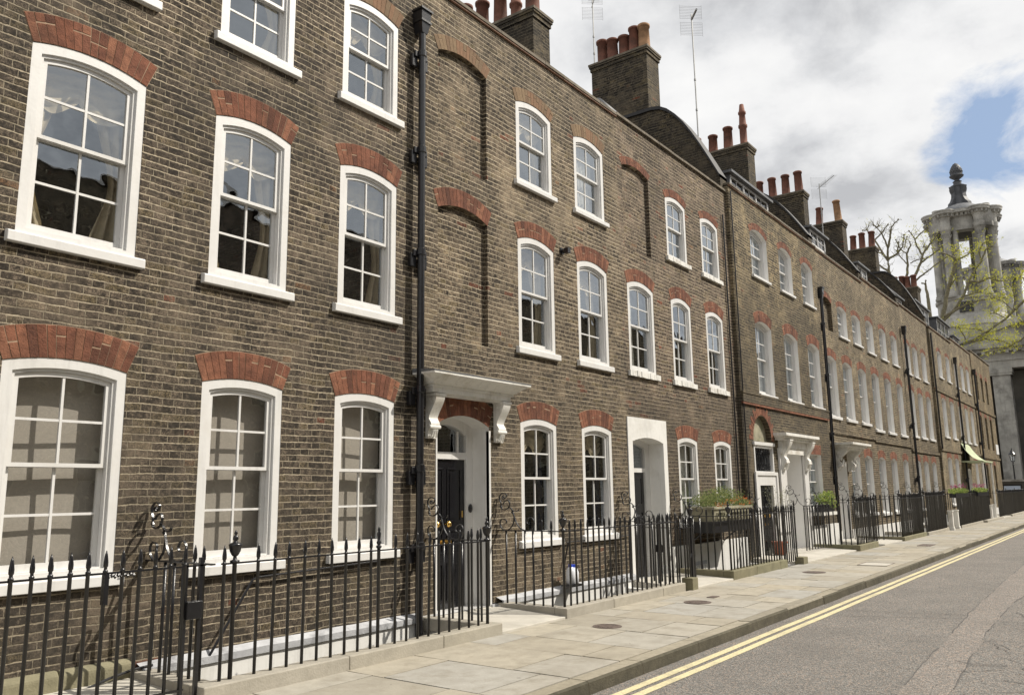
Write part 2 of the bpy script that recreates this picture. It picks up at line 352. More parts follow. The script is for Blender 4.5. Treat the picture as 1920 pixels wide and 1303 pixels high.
def thing(name, label, cat, group=None, loc=(0,0,0)):
    o = bpy.data.objects.new(name, None); COL.objects.link(o); o.location = loc
    o.empty_display_size = .2
    o['label'] = label; o['category'] = cat
    if group: o['group'] = group
    return o
def tag(o, label, cat, group=None):
    o['label'] = label; o['category'] = cat
    if group: o['group'] = group
    return o
def link(name, me, parent, loc=(0,0,0), rz=0):
    o = bpy.data.objects.new(name, me); COL.objects.link(o); o.parent = parent; o.location = loc
    if rz: o.rotation_euler = (0, 0, rz)
    if name == 'bar': o.rotation_euler = (R.gauss(0, .004), R.gauss(0, .005), R.uniform(0, 3))
    if name == 'chimney_pot': o.rotation_euler = (R.gauss(0, .02), R.gauss(0, .02), 0); o.scale = (1, 1, R.uniform(.93, 1.06))
    return o
def structure(o): o['kind'] = 'structure'; return o

# ------------------------------------------------------------------ openings and facade
NA = 10
def loop(x0, x1, z0, z1, rise):
    """outline from bottom-left, counter-clockwise; arched head"""
    pts = [(x0, z0), (x1, z0)]
    if rise <= 0: return pts + [(x1, z1), (x0, z1)]
    for i in range(NA + 1):
        t = 1 - i / NA; pts.append((x0 + (x1 - x0) * t, z1 + rise * (1 - (2*t - 1)**2)))
    return pts
def semi(cx, r, z0, z1, n=14):
    pts = [(cx - r, z0), (cx + r, z0)]
    for i in range(n + 1):
        a = PI * i / n; pts.append((cx + r*math.cos(a), z1 + r*math.sin(a)))
    return pts

def facade(parent, x0, x1, z0, z1, y, ops, mat, white=None, name='front_wall', xr=None):
    """ops: list of dicts(loop, depth, white, fill)"""
    bm = bmesh.new(); edges = []
    def addloop(pts):
        vs = [bm.verts.new((x, y, z)) for x, z in pts]
        es = [bm.edges.new((vs[i], vs[(i+1) % len(vs)])) for i in range(len(vs))]
        edges.extend(es); return vs
    addloop([(x0, z0), (x1, z0), (x1, z1), (x0, z1)])
    lv = [(addloop(o['loop']), o) for o in ops]
    bmesh.ops.triangle_fill(bm, use_beauty=True, use_dissolve=False, edges=edges, normal=(0, -1, 0))
    for vs, o in lv:
        d = o.get('depth', .12); n = len(vs)
        bk = [bm.verts.new((v.co.x, y + d, v.co.z)) for v in vs]
        for i in range(n):
            f = bm.faces.new((vs[i], vs[(i+1) % n], bk[(i+1) % n], bk[i]))
            f.material_index = 1 if o.get('white') else 0
        if o.get('fill'): bm.faces.new(bk)
    me = bpy.data.meshes.new(name); bm.to_mesh(me); bm.free()
    me.materials.append(mat); me.materials.append(white or M['reveal_brightened'])
    o = bpy.data.objects.new(name, me); COL.objects.link(o); o.parent = parent
    return o

def brick_arch(parent, x0, x1, z1, rise, th, y, mat, splay=.10, proud=.004, n=None, flat=False, name='brick_arch'):
    w = x1 - x0; n = n or max(7, int(w / .068)); mb = MB()
    def P(t, k):      # t along 0..1, k 0 intrados,1 extrados
        x = x0 + w * t; z = z1 + rise * (1 - (2*t - 1)**2)
        xo = x0 - splay + (w + 2*splay) * t; zo = z1 + th + rise * 1.05 * (1 - (2*t - 1)**2) - (.03 if not flat else 0) * abs(2*t-1)**3
        return (x + (xo - x) * k, z + (zo - z) * k)
    pts = [P(i / 24, 0) for i in range(25)] + [P(1 - i / 24, 1) for i in range(25)]
    for i in range(24):
        a, b, c, d = P(i/24, 0), P((i+1)/24, 0), P((i+1)/24, 1), P(i/24, 1)
        mb.add([(a[0], y-proud+.002, a[1]), (b[0], y-proud+.002, b[1]), (c[0], y-proud+.002, c[1]), (d[0], y-proud+.002, d[1])], [(0,1,2,3)], 1)
    for i in range(n):
        g = .035 if R.random() < .8 else .07
        t0, t1 = (i + g) / n, (i + 1 - g) / n
        segs = [(0.0, 1.0)] if R.random() < .72 else [(0.0, .48), (.515, 1.0)] if R.random() < .5 else [(0, .66), (.695, 1)]
        for k0, k1 in segs:
            k0 += .012; k1 -= .012 + R.random() * .01
            e = R.uniform(-.0012, .0012)
            a, b, c, d = P(t0, k0), P(t1, k0), P(t1, k1), P(t0, k1)
            q = [a, b, c, d]
            vs = [(x, y - proud - .002 + e, z) for x, z in q] + [(x, y - proud + .003, z) for x, z in q]
            mb.add(vs, [(0,1,2,3), (0,4,5,1), (1,5,6,2), (2,6,7,3), (3,7,4,0)], 0)
    return mb.obj(name, [mat, M['mortar']], parent)

# ------------------------------------------------------------------ sash windows
def ring(mb, L0, L1, y0, y1):
    n = len(L0)
    vs = [(x, y0, z) for x, z in L0] + [(x, y0, z) for x, z in L1] + [(x, y1, z) for x, z in L0] + [(x, y1, z) for x, z in L1]
    fs = []
    for i in range(n):
        j = (i + 1) % n
        fs += [(i, j, n+j, n+i), (n+i, n+j, 3*n+j, 3*n+i), (j, i, 2*n+i, 2*n+j), (2*n+j, 2*n+i, 3*n+i, 3*n+j)]
    mb.add(vs, fs)
def inset(w, z0, z1, rise, s, t, b):
    return loop(-w/2 + s, w/2 - s, z0 + b, z1 - t, rise * (1 - 2*s/w))

MESHES = {}
def window_meshes(w, h, rise, style, cols=2, rows=4):
    """meshes centred on x, sill at z=0, wall face at y=0. h = spring height"""
    key = (round(w, 2), round(h, 2), round(rise, 2), style, cols, rows)
    if key in MESHES: return MESHES[key]
    box = style == 'box'
    s0, t0 = (.085, .075) if box else (.045, .04)
    yb = .004 if box else .105
    f = MB()
    ring(f, loop(-w/2, w/2, 0, h, rise), inset(w, 0, h, rise, s0, t0, .045), yb, yb + .14)
    ring(f, inset(w, 0, h, rise, s0 - .002, t0 - .002, .043), inset(w, 0, h, rise, s0 + .028, t0 + .022, .06), yb + .022, yb + .13)
    sw = s0 + .030; st = t0 + .024
    hh = h + rise * .5; zm = .05 + (hh - .05) * .5
    L = inset(w, 0, h, rise, sw, st, .06)
    xi = w/2 - sw; top = h - st
    rr = rise * (1 - 2*sw/w)
    def arcz(x): t = (x + xi) / (2*xi); return top + rr * (1 - (2*t - 1)**2)
    up, lo, gl = MB(), MB(), MB()
    sf = .042; bar = .011
    yu, yl = yb + .045, yb + .085
    # upper sash
    o = [(-xi, zm - .016), (xi, zm - .016)] + [(p[0], p[1]) for p in L[2:]]
    ii = [(-xi + sf, zm + .018), (xi - sf, zm + .018)]
    for i in range(len(L) - 2):
        if rise > 0:
            t = 1 - i / NA; x = -(xi - sf) + 2 * (xi - sf) * t; ii.append((x, arcz(x) - sf))
        else: ii.append([(xi - sf, top - sf), (-xi + sf, top - sf)][i])
    ring(up, o, ii, yu, yu + .035)
    ur = rows // 2; lr = rows - ur
    for c in range(1, cols):
        x = -(xi - sf) + 2 * (xi - sf) * c / cols
        up.box(x - bar, x + bar, yu + .006, yu + .030, zm + .017, arcz(x) - sf + .004)
        lo.box(x - bar, x + bar, yl + .006, yl + .030, .115, zm - .021)
    htop = arcz(0) - sf
    for r in range(1, ur):
        z = zm + .018 + (htop - .03 - zm) * r / ur
        up.box(-(xi - sf) - .002, xi - sf + .002, yu + .009, yu + .028, z - bar, z + bar)
    # lower sash
    ring(lo, [(-xi, .05), (xi, .05), (xi, zm + .014), (-xi, zm + .014)], [(-xi + sf, .12), (xi - sf, .12), (xi - sf, zm - .020), (-xi + sf, zm - .020)], yl, yl + .035)
    for r in range(1, lr):
        z = .12 + (zm - .14) * r / lr
        lo.box(-(xi - sf) - .002, xi - sf + .002, yl + .009, yl + .028, z - bar, z + bar)
    # sheets of glass
    n = len(ii)
    gl.add([(x, yu + .018, z) for x, z in ii], [tuple(range(n))])
    gl.add([(-xi + sf, yl + .018, .12), (xi - sf, yl + .018, .12), (xi - sf, yl + .018, zm - .02), (-xi + sf, yl + .018, zm - .02)], [(0,1,2,3)])
    mat = M['white']
    res = (f.mesh('window', mat), up.mesh('sash', mat), lo.mesh('sash', mat), gl.mesh('pane', M['glass']), yl + .08)
    MESHES[key] = res; return res

def cloth_sheet(mb, x0, x1, z0, z1, y, amp, wl, nx=24, nz=6, phase=0.0, pinch=0.0):
    vs = []; fs = []
    for j in range(nz + 1):
        tz = j / nz
        for i in range(nx + 1):
            t = i / nx; x = x0 + (x1 - x0) * t
            if pinch: x = x0 + (x1 - x0) * t * (1 - pinch * math.sin(PI * min(1, tz * 1.3)) ** 2)
            yy = y + amp * math.sin(2*PI * (t * abs(x1-x0) / wl) + phase + 0.9 * math.sin(tz * 4 + phase)) + amp * .4 * noise.noise((x * 3, tz * 2, phase))
            vs.append((x, yy, z0 + (z1 - z0) * tz))
    for j in range(nz):
        for i in range(nx):
            a = j * (nx + 1) + i; fs.append((a, a+1, a+nx+2, a+nx+1))
    mb.add(vs, fs)

def curtain(parent, w, h, rise, y, kind, seed):
    rr = random.Random(seed); mb = MB(); a = w/2 - .05; top = h + rise
    if kind == 'blind':
        cloth_sheet(mb, -a, a, .03, top, y + .05, .008, 1.3, 10, 8, seed)
        return [link('blind', mb.mesh('blind', M['linen'], True), parent)]
    if kind == 'net':
        cloth_sheet(mb, -a, a, .03, top, y + .06, .02, .11, 50, 4, seed)
        return [link('net_curtain', mb.mesh('net_curtain', M['pale'], True), parent)]
    if kind == 'half':
        cloth_sheet(mb, -a, a*.05, .03, top, y + .06, .022, .12, 30, 5, seed)
        return [link('curtain', mb.mesh('curtain', M['pale'], True), parent)]
    if kind in ('drapes', 'navy'):
        # gathered festoon at the head, side curtains tied back
        cloth_sheet(mb, -a, -a + a * .62, .03, top, y + .10, .028, .12, 26, 10, seed, .55)
        cloth_sheet(mb, a, a - a * .62, .03, top, y + .10, .028, .12, 26, 10, seed + 2, .55)
        o1 = link('curtain', mb.mesh('curtain', M['cream'] if kind == 'drapes' else M['navy'], True), parent)
        sw = MB(); n = 30; m = 12; vs = []; fs = []
        for j in range(m + 1):
            for i in range(n + 1):
                t = i / n; x = -a + 2*a*t; sag = .16 * math.sin(PI * ((t * 2) % 1)) * j / m
                z = h * .985 + rise * .2 - j / m * .30 - sag + .05 * noise.noise((x * 5, j * .6, seed))
                yy = y + .055 + .045 * noise.noise((x * 7, j * .9, seed + 7)) + .02 * math.sin(j * 1.9 + x * 5)
                vs.append((x, yy, z))
        for j in range(m):
            for i in range(n): q = j*(n+1)+i; fs.append((q, q+1, q+n+2, q+n+1))
        sw.add(vs, fs)
        o2 = link('pelmet', sw.mesh('pelmet', M['cream'], True), parent)
        return [o1, o2]
    return []

def sill_obj(parent, w, y0=-.062, th=.105, mat=None, ext=.075, rough=0.0):
    key = ('sill', round(w, 2), y0, th, mat, rough)
    if key not in MESHES:
        mb = MB()
        if rough:
            n = 14
            for i in range(n):
                xa = -w/2 - ext + (w + 2*ext) * i / n; xb = xa + (w + 2*ext) / n + .001
                e = rough * R.random(); mb.box(xa, xb, y0 + e * .5, .05, -th - e * .3, -.002 - e * .4)
        else:
            a, b = -w/2 - ext, w/2 + ext
            mb.prism_x([(y0, -th), (.11, -th), (.11, .03), (y0 + .01, -.012), (y0, -.02)], a, b)
        MESHES[key] = mb.mesh('sill', mat or M['white'])
    o = link('sill', MESHES[key], parent)
    if not rough:
        b = o.modifiers.new('bevel', 'BEVEL'); b.width = .006; b.segments = 2
    return o

WN = [0]
def window(house, x0, x1, z0, z1, rise, y=0.0, style='box', cols=2, rows=4, cur='net', sill=True, sillmat=None, rough=0, th=.105):
    w = x1 - x0; h = z1 - z0
    f, up, lo, gl, yc = window_meshes(w, h, rise, style, cols, rows)
    WN[0] += 1
    o = link('window', f, house, ((x0 + x1)/2, y, z0))
    link('sash', up, o); link('sash', lo, o); link('pane', gl, o)
    curtain(o, w, h, rise, yc, cur, WN[0])
    if sill: sill_obj(o, w, mat=sillmat, rough=rough, th=th, ext=.075 if style == 'box' else .04)
    return o

# ------------------------------------------------------------------ house shells
def shell(house, x0, x1, zr, y=0.0, depth=9.0, mat=None, floors=(3.2, 6.1)):
    mb = MB(); a, b = x0 + .06, x1 - .06
    yi = y + .30
    for i, z in enumerate((-2.2,) + tuple(floors) + (zr - .45,)):
        mb.box(a, b, yi + .02, depth - .1, z - .12, z)
    mb.box(a + .01, b - .01, 4.6, 4.7, -2.0, zr - .5)
    mb.obj('interior', M['room'], house)
    w = MB()
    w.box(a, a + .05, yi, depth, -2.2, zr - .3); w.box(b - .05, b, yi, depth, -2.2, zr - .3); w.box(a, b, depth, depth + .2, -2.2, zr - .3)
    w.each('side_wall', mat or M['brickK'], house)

def roof(house, x0, x1, zr, y=0.0, depth=9.0, steep=True):
    mb = MB()
    if steep: pr = [(y+.38, zr - .35), (y+1.25, zr + 1.15), (4.3, zr + 2.0), (depth + .1, zr - .2), (depth + .1, zr - .4), (y+.38, zr - .5)]
    else: pr = [(y+.38, zr - .35), (4.3, zr + 1.6), (depth + .1, zr - .2), (depth + .1, zr - .4), (y+.38, zr - .5)]
    mb.prism_x(pr, x0 + .05, x1 - .05)
    return mb.obj('roof', M['roof'], house)

def parapet(house, x0, x1, zr, y, mat_cop=None, tile=False):
    mb = MB(); n = max(4, int((x1 - x0) / .6))
    for i in range(n):
        a = x0 + (x1 - x0) * i / n; b = x0 + (x1 - x0) * (i + 1) / n - .006
        e = R.uniform(-.006, .006)
        mb.prism_x([(y - .05 + e, zr + .001), (y + .36, zr + .001), (y + .36, zr + .07), (y - .045 + e, zr + .055 + e * .4)], a, b)
    mb.obj('coping', mat_cop or M['coping'], house)
    if tile:
        t = MB(); t.box(x0, x1, y - .035, y + .30, zr - .028, zr); t.obj('creasing', M['coping_tile'], house)
    b = MB(); b.box(x0 + .002, x1 - .002, y + .28, y + .34, zr - .6, zr - .03); b.obj('parapet_back', M['brickK'], house)

def party_curve(house, x, zr, top, w=.36, y=0.0):
    pts = [(y + .02, zr - .3), (y + .02, zr + .35)]
    for i in range(9):
        t = i / 8; pts.append((y + .02 + 1.75 * t, zr + .35 + (top - zr - .35) * math.sin(t * PI / 2)))
    pts += [(5.2, top), (8.5, zr - .1), (8.5, zr - .4)]
    mb = MB(); mb.prism_x([(a, b) for a, b in pts], x, x + w)
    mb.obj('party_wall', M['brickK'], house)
    cap = MB(); up = pts[1:-1]
    for i in range(len(up) - 1):
        (a, b), (c, d) = up[i], up[i+1]
        cap.add([(x-.05,a,b),(x+w+.05,a,b),(x+w+.05,c,d),(x-.05,c,d),(x-.05,a,b+.09),(x+w+.05,a,b+.09),(x+w+.05,c,d+.09),(x-.05,c,d+.09)],
                [(0,3,2,1),(4,5,6,7),(0,1,5,4),(1,2,6,5),(2,3,7,6),(3,0,4,7)])
    cap.obj('wall_cap', M['black_cap'], house)

POTKEY = {}
def pot_mesh(kind, h):
    k = (kind, round(h, 2))
    if k not in POTKEY:
        mb = MB()
        if kind == 'tall':
            pr = [(.15,0),(.15,.08),(.12,.10),(.12,.5),(.15,.52),(.15,.58),(.12,.6),(.10,.85),(.13,.87),(.13,.92),(.10,.95),(.07,1.12),(.05,1.12)]
            pr = [(a, b * h / 1.12) for a, b in pr]
        else:
            pr = [(.175, 0), (.165, .02), (.145, h - .09), (.172, h - .085), (.175, h - .02), (.15, h), (.12, h), (.115, h - .2)]
        mb.lathe(pr, n=16)
        POTKEY[k] = mb
    return POTKEY[k]
def chimney(house, x, z0, top, y0, y1, pots, w=.72):
    mb = MB(); mb.box(x, x + w, y0, y1, z0, top - .22)
    mb.box(x - .03, x + w + .03, y0 - .03, y1 + .03, top - .22, top - .12)
    mb.box(x - .055, x + w + .055, y0 - .055, y1 + .055, top - .12, top - .06)
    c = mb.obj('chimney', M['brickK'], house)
    k = MB(); k.prism_z([(x - .07, y0 - .07), (x + w + .07, y0 - .07), (x + w + .07, y1 + .07), (x - .07, y1 + .07)], top - .06, top)
    k.obj('chimney_cap', M['coping'], c)
    n = len(pots)
    for i, (kind, h, mat) in enumerate(pots):
        yy = y0 + .2 + (y1 - y0 - .4) * (i / max(1, n - 1))
        link('chimney_pot', pot_mesh(kind, h * 1.3).mesh('chimney_pot', M[mat], True), c, (x + w/2 + .04*((i*7) % 3 - 1), yy, top - .02))
    return c

def dormer(house, x0, x1, y0, z0, z1, lights=3, deep=1.6):
    mb = MB(); mb.box(x0 - .12, x1 + .12, y0 - .12, y0 + deep, z1, z1 + .07)
    d = mb.obj('dormer', M['lead'], house)
    s = MB(); s.box(x0, x0 + .06, y0, y0 + deep, z0 - .3, z1); s.box(x1 - .06, x1, y0, y0 + deep, z0 - .3, z1); s.each('cheek', M['lead'], d)
    f = MB(); n = lights; W = x1 - x0
    f.box(x0 + .06, x1 - .06, y0 + .02, y0 + .08, z0 - .3, z0 + .05); f.box(x0 + .06, x1 - .06, y0 + .0, y0 + .08, z1 - .07, z1)
    for i in range(n + 1):
        x = x0 + .06 + (W - .16) * i / n; f.box(x, x + .05, y0 - .005, y0 + .075, z0 + .05, z1 - .07)
        if i < n:
            xm = x + .025 + (W - .16) / n / 2; f.box(xm - .01, xm + .01, y0 + .02, y0 + .05, z0 + .05, z1 - .07)
    zc = (z0 + z1) / 2; f.box(x0 + .1, x1 - .1, y0 + .022, y0 + .048, zc - .01, zc + .01)
    f.obj('frame', M['white'], d)
    g = MB(); g.add([(x0+.08,y0+.035,z0+.04),(x1-.08,y0+.035,z0+.04),(x1-.08,y0+.035,z1-.06),(x0+.08,y0+.035,z1-.06)], [(0,1,2,3)]); g.obj('pane', M['dark_glass'], d)

def downpipe(house, x, ztop, zbot, y=-.1, hop=True, r=.048, clips=(), bend=None):
    mb = MB(); mb.lathe([(r, 0), (r, ztop - zbot)], cx=x, cy=y, cz=zbot, n=14)
    z = zbot + .4
    for c in clips:
        mb.lathe([(r, 0), (r + .014, .01), (r + .014, .09), (r, .1)], cx=x, cy=y, cz=c, n=14)
    p = mb.obj('downpipe', M['iron'], house, smooth=False)
    for c in clips[::1]:
        b = MB(); b.box(x - .15, x - .05, y + .035, y + .098, c - .16, c + .02); b.box(x + .05, x + .15, y + .035, y + .098, c - .16, c + .02)
        b.box(x - .12, x + .12, y + .01, y + .05, c - .02, c + .07)
        b.each('bracket', M['iron'], p, bevel=.008)
    if hop:
        h = MB()
        def fr(w0, d0, w1, d1, za, zb):
            h.add([(x-w0,y-d0,za),(x+w0,y-d0,za),(x+w0,y+.095,za),(x-w0,y+.095,za),(x-w1,y-d1,zb),(x+w1,y-d1,zb),(x+w1,y+.095,zb),(x-w1,y+.095,zb)],
                  [(0,3,2,1),(4,5,6,7),(0,1,5,4),(1,2,6,5),(2,3,7,6),(3,0,4,7)])
        fr(.05,.05,.085,.07, ztop-.05, ztop+.10); fr(.10,.085,.10,.085, ztop+.10, ztop+.13); fr(.085,.07,.095,.08, ztop+.13, ztop+.27); fr(.115,.10,.115,.10, ztop+.27, ztop+.30)
        h.obj('hopper', M['iron'], p)
    return p

# ------------------------------------------------------------------ doors
def panel_door(parent, x0, x1, z0, z1, y, mat, brass=True, rows=((.06,.30),(.36,.62),(.68,.95)), colsn=2):
    mb = MB(); mb.box(x0, x1, y, y + .05, z0, z1); W = x1 - x0; H = z1 - z0
    d = mb.obj('door', mat, parent)
    p = MB()
    for a, b in rows:
        for c in range(colsn):
            xa = x0 + W * (.09 + c * .46); xb = xa + W * .36; za, zb = z0 + H * a, z0 + H * b
            ring(p, [(xa, za), (xb, za), (xb, zb), (xa, zb)], [(xa+.025, za+.025), (xb-.025, za+.025), (xb-.025, zb-.025), (xa+.025, zb-.025)], y - .014, y + .001)
            p.box(xa + .05, xb - .05, y - .010, y + .001, za + .05, zb - .05)
    p.obj('panel', mat, d, bevel=.004)
    if brass:
        k = MB(); xm = (x0 + x1) / 2
        k.lathe([(.012, 0), (.012, .04), (.04, .055), (.045, .08), (.03, .1), (.0, .105)], n=14)
        o = k.obj('knob', M['brass'], d, smooth=True, loc=(x0 + W * .22, y, z0 + H * .56)); o.rotation_euler = (PI/2, 0, 0)
        o2 = link('knob', o.data, d, (x0 + W * .5, y, z0 + H * .56)); o2.rotation_euler = (PI/2, 0, 0)
        l = MB(); l.box(xm - .14, xm + .14, y - .012, y + .001, z0 + H * .42, z0 + H * .455); l.box(xm - .10, xm + .10, y - .02, y - .01, z0 + H*.428, z0 + H*.447)
        l.obj('letterbox', M['brass'], d, bevel=.003)
        q = MB(); q.box(x1 - .10, x1 - .045, y - .012, y + .001, z0 + H * .60, z0 + H * .645); q.box(x1 - .085, x1 - .05, y - .012, y + .001, z0 + H * .34, z0 + H * .375)
        q.obj('lock_plate', M['brass'], d)
    return d

def bracket_mb(x, w, y0, z_top, z_bot, out):
    """scrolled console bracket profile extruded across its width"""
    H = z_top - z_bot; n = 30; prof = []
    for i in range(n + 1):
        t = i / n; z = z_top - H * t
        if t < .55: r = out * (.30 + .70 * (math.cos(t / .55 * PI) * .5 + .5) ** .8)
        elif t < .82: r = out * (.30 + .22 * math.sin((t - .55) / .27 * PI))
        else: r = out * (.30 - .10 * math.sin((t - .82) / .18 * PI * .5))
        prof.append((y0 - r, z))
    pts = [(y0 + .02, z_top)] + prof[0:] + [(y0 + .02, z_bot)]
    mb = MB(); mb.prism_x(pts, x - w/2, x + w/2)
    mb.prism_x([(y0 - out*1.04, z_top - .02), (y0 + .01, z_top - .02), (y0 + .01, z_top + .012), (y0 - out*1.04, z_top + .012)], x - w/2 - .015, x + w/2 + .015)
    # volutes on both cheeks
    for sx in (-1, 1):
        for cy, cz, r in ((y0 - out * .62, z_top - H * .14, out * .26), (y0 - out * .34, z_bot + H * .27, out * .17)):
            pt = [(x + sx * (w/2 + .004), cy + r * (1 - k/22) * math.cos(k * .62), cz + r * (1 - k/22) * math.sin(k * .62)) for k in range(20)]
            mb.tube(pt, .007, 5)
    mb.lathe([(.001, -w*.62), (out*.14, -w*.6), (out*.14, w*.6), (.001, w*.62)], n=10)
    k = len(mb.v) - 40
    # turn the little roll so that it lies across the bracket
    for i in range(k, len(mb.v)):
        a, b, c = mb.v[i]; mb.v[i] = (x + c, y0 - out * .42 + a, z_bot + H * .26 + b)
    # acanthus leaf ridges on the lower front
    for q in (-.3, 0, .3):
        mb.tube([(x + q * w, y0 - out * .33, z_bot + .01), (x + q * w * .8, y0 - out * .42, z_bot + H * .1), (x + q * w * .7, y0 - out * .52, z_bot + H * .19)], .012, 5)
    return mb

# ================================================================== HOUSES
HG = 'brick terraced houses along the street'
def opbox(x0, x1, z0, z1, rise, depth=.12, **k): return dict(loop=loop(x0, x1, z0, z1, rise), depth=depth, **k)

def std_windows(h, rows, y, mat_arch, style, opens, th=.28, curs=None):
    """rows: list of (list of (x0,x1), z0, z1, rise, archmat, thickness, kwargs)"""
    for xs, z0, z1, rise, am, thk, kw in rows:
        kw = dict(kw); cl = kw.pop('cl', None); flat = kw.pop('flat', False); spl = kw.pop('spl', .10)
        for i, (a, b) in enumerate(xs):
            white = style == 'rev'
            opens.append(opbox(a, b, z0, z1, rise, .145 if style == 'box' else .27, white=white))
            c = cl[i % len(cl)] if cl else 'net'
            window(h, a, b, z0, z1, rise, y, style, cur=c, **kw)
            if am: brick_arch(h, a, b, z1, rise, thk, y, M[am], splay=spl, flat=flat)

def basement(h, x0, x1, ztop, y=0.0, mat=None, ledge=True, zb=-2.3):
    mb = MB(); mb.box(x0, x1, y - .075, y + .3, zb, ztop - .11 if ledge else ztop)
    mb.obj('basement_wall', mat or M['stucco'], h)
    if ledge:
        l = MB(); n = max(3, int((x1 - x0) / .25))
        for i in range(n):
            a = x0 + (x1-x0)*i/n; b = x0 + (x1-x0)*(i+1)/n
            e0 = .015 * noise.noise((a*2.3, 1, 0)); e1 = .015 * noise.noise((b*2.3, 1, 0))
            l.add([(a,y-.10+e0,ztop-.11),(b,y-.10+e1,ztop-.11),(b,y-.105+e1,ztop-.045+e1),(a,y-.105+e0,ztop-.045+e0),(a,y+.01,ztop+e0),(b,y+.01,ztop+e1),(a,y-.0745,ztop-.115),(b,y-.0745,ztop-.115)],
                  [(0,1,3-1,3),(3,2,5,4),(6,7,1,0)])
        l.obj('ledge', M['ledge'], h)

# ---- A
A = thing('terraced_house', 'dark brown brick house at the near end, beige blinds in its lower windows', 'house', HG)
ops = []
xsA = [(-2.6,-1.65),(2.78,3.83),(4.60,5.57),(6.31,7.27)]
std_windows(A, [
    (xsA, .985, 2.76, .065, 'arch_red', .285, dict(cl=['blind','blind','blind','blind'])),
    (xsA, 3.86, 5.59, .085, 'arch_red', .275, dict(cl=['drapes','drapes','drapes','drapes'])),
    (xsA, 6.53, 7.86, .09, 'arch_buff', .25, dict(cl=['net','net','drapes','drapes']))], 0, None, 'box', ops)
ops.append(opbox(.75, 1.75, .05, 2.65, .1, .35, white=True))
facade(A, -4.0, 7.70, .04, 8.82, 0, ops, M['brickA'])
brick_arch(A, .75, 1.75, 2.65, .1, .3, 0, M['arch_red'])
dm = MB(); dm.box(.75, 1.75, .33, .38, 2.12, 2.8); dm.box(.75, .87, .31, .37, .05, 2.75); dm.box(1.63, 1.75, .31, .37, .05, 2.75); dm.obj('door_frame', M['white'], A)
panel_door(A, .87, 1.63, .08, 2.12, .33, M['door_black'])
shell(A, -4.0, 7.70, 8.82); roof(A, -4, 7.7, 8.82); parapet(A, -4, 7.7, 8.82, 0, tile=True)
chimney(A, 7.35, 8.6, 11.3, 2.0, 3.9, [('', .8, 'pot')]*4)
basement(A, 4.10, 7.70, .19)
pl = MB()
for i, a in enumerate((-4.0, -3.1, -2.0, .2, 2.0, 2.75, 3.42)):
    b = (-3.1, -2.0, .2, 2.0, 2.75, 3.42, 4.04)[i]
    pl.prism_x([(-.07, -.3), (.05, -.3), (.05, .24), (-.02, .24), (-.065, .20)], a, b - .008)
pl.obj('plinth', M['mossy'], A, bevel=.02)
cp = downpipe(A, 7.62, 7.95, -2.1, -.115, clips=(7.55, 6.15, 4.72, 2.9, 1.9, .95))
pc = MB(); pc.tube([(3.3,-.13,.03),(3.6,-.13,.07),(3.8,-.12,.12),(4.0,-.1,.15),(4.2,-.09,.16)], .013, 6); pc.obj('cable', M['iron'], A)
pp = MB(); pp.tube([(5.25,-.05,.80),(5.3,-.06,.82),(6.95,-.06,.86)], .011, 6); pp.tube([(4.75,-.09,.12),(5.25,-.05,.80)], .014, 6)
pp.obj('conduit', M['iron'], A)

# ---- B
B = thing('terraced_house', 'brown brick house with the white bracketed door canopy and two blind windows', 'house', HG)
ops = []
std_windows(B, [
    ([(9.93,10.90),(11.66,12.64)], .93, 2.67, .075, 'arch_red', .27, dict(cl=['navy','navy'])),
    ([(9.93,10.93),(11.65,12.66)], 3.83, 5.55, .10, 'arch_red', .26, dict(cl=['drapes','drapes'])),
    ([(9.93,10.93),(11.65,12.66)], 6.52, 7.86, .10, 'arch_buff', .22, dict(cl=['drapes','net'], th=.09))], 0, None, 'box', ops)
ops.append(dict(loop=loop(8.07, 9.16, .101, 2.55, .13), depth=.33, white=True))
for z0, z1, am, th in ((3.72, 5.55, 'arch_red', .26), (6.25, 7.92, 'arch_buff', .22)):
    ops.append(dict(loop=loop(8.07, 9.17, z0, z1, .12), depth=.07, fill=True))
    brick_arch(B, 8.07, 9.17, z1, .12, th, 0, M[am])
brick_arch(B, 8.07, 9.16, 2.55, .13, .30, 0, M['arch_red'])
facade(B, 7.70, 13.20, .10, 8.84, 0, ops, M['brickB'], white=M['white'])
shell(B, 7.7, 13.2, 8.84); roof(B, 7.7, 13.2, 8.84); parapet(B, 7.7, 13.2, 8.84, 0, tile=True)
# door surround
fr = MB()
ring(fr, loop(8.07, 9.16, .06, 2.55, .13), [(8.19, .07), (9.02, .07)] + [(p[0]*.76+8.605*.24, p[1]-.10) for p in loop(8.07, 9.16, .06, 2.55, .13)[2:]], .30, .42)
fr.box(8.17, 9.04, .31, .40, 2.10, 2.20); fr.box(8.86, 8.89, .33, .37, 2.19, 2.50)
fr.box(8.04, 8.07, -.006, .05, .10, 2.50); fr.box(9.16, 9.20, -.006, .05, .10, 2.50)
fr.obj('door_frame', M['white'], B, bevel=.004)
g = MB(); g.add([(8.15,.36,2.19),(9.06,.36,2.19),(9.06,.36,2.62),(8.15,.36,2.62)], [(0,1,2,3)]); g.obj('fanlight', M['glass'], B)
panel_door(B, 8.19, 9.02, .10, 2.10, .34, M['door_black'], rows=((.05,.30),(.36,.52),(.57,.94)))
st = MB(); st.box(8.05, 9.22, -.02, .40, -.05, .095); st.obj('threshold', M['step'], B, bevel=.01)
bl = MB(); bl.lathe([(.02,0),(.045,.004),(.045,.012),(.03,.018),(.012,.02),(.012,.03),(0.0,.032)], n=16)
o = bl.obj('doorbell', M['iron'], B, smooth=True, loc=(9.095, .298, 1.42)); o.rotation_euler = (PI/2, 0, 0); o.scale = (1, 1.35, 1)
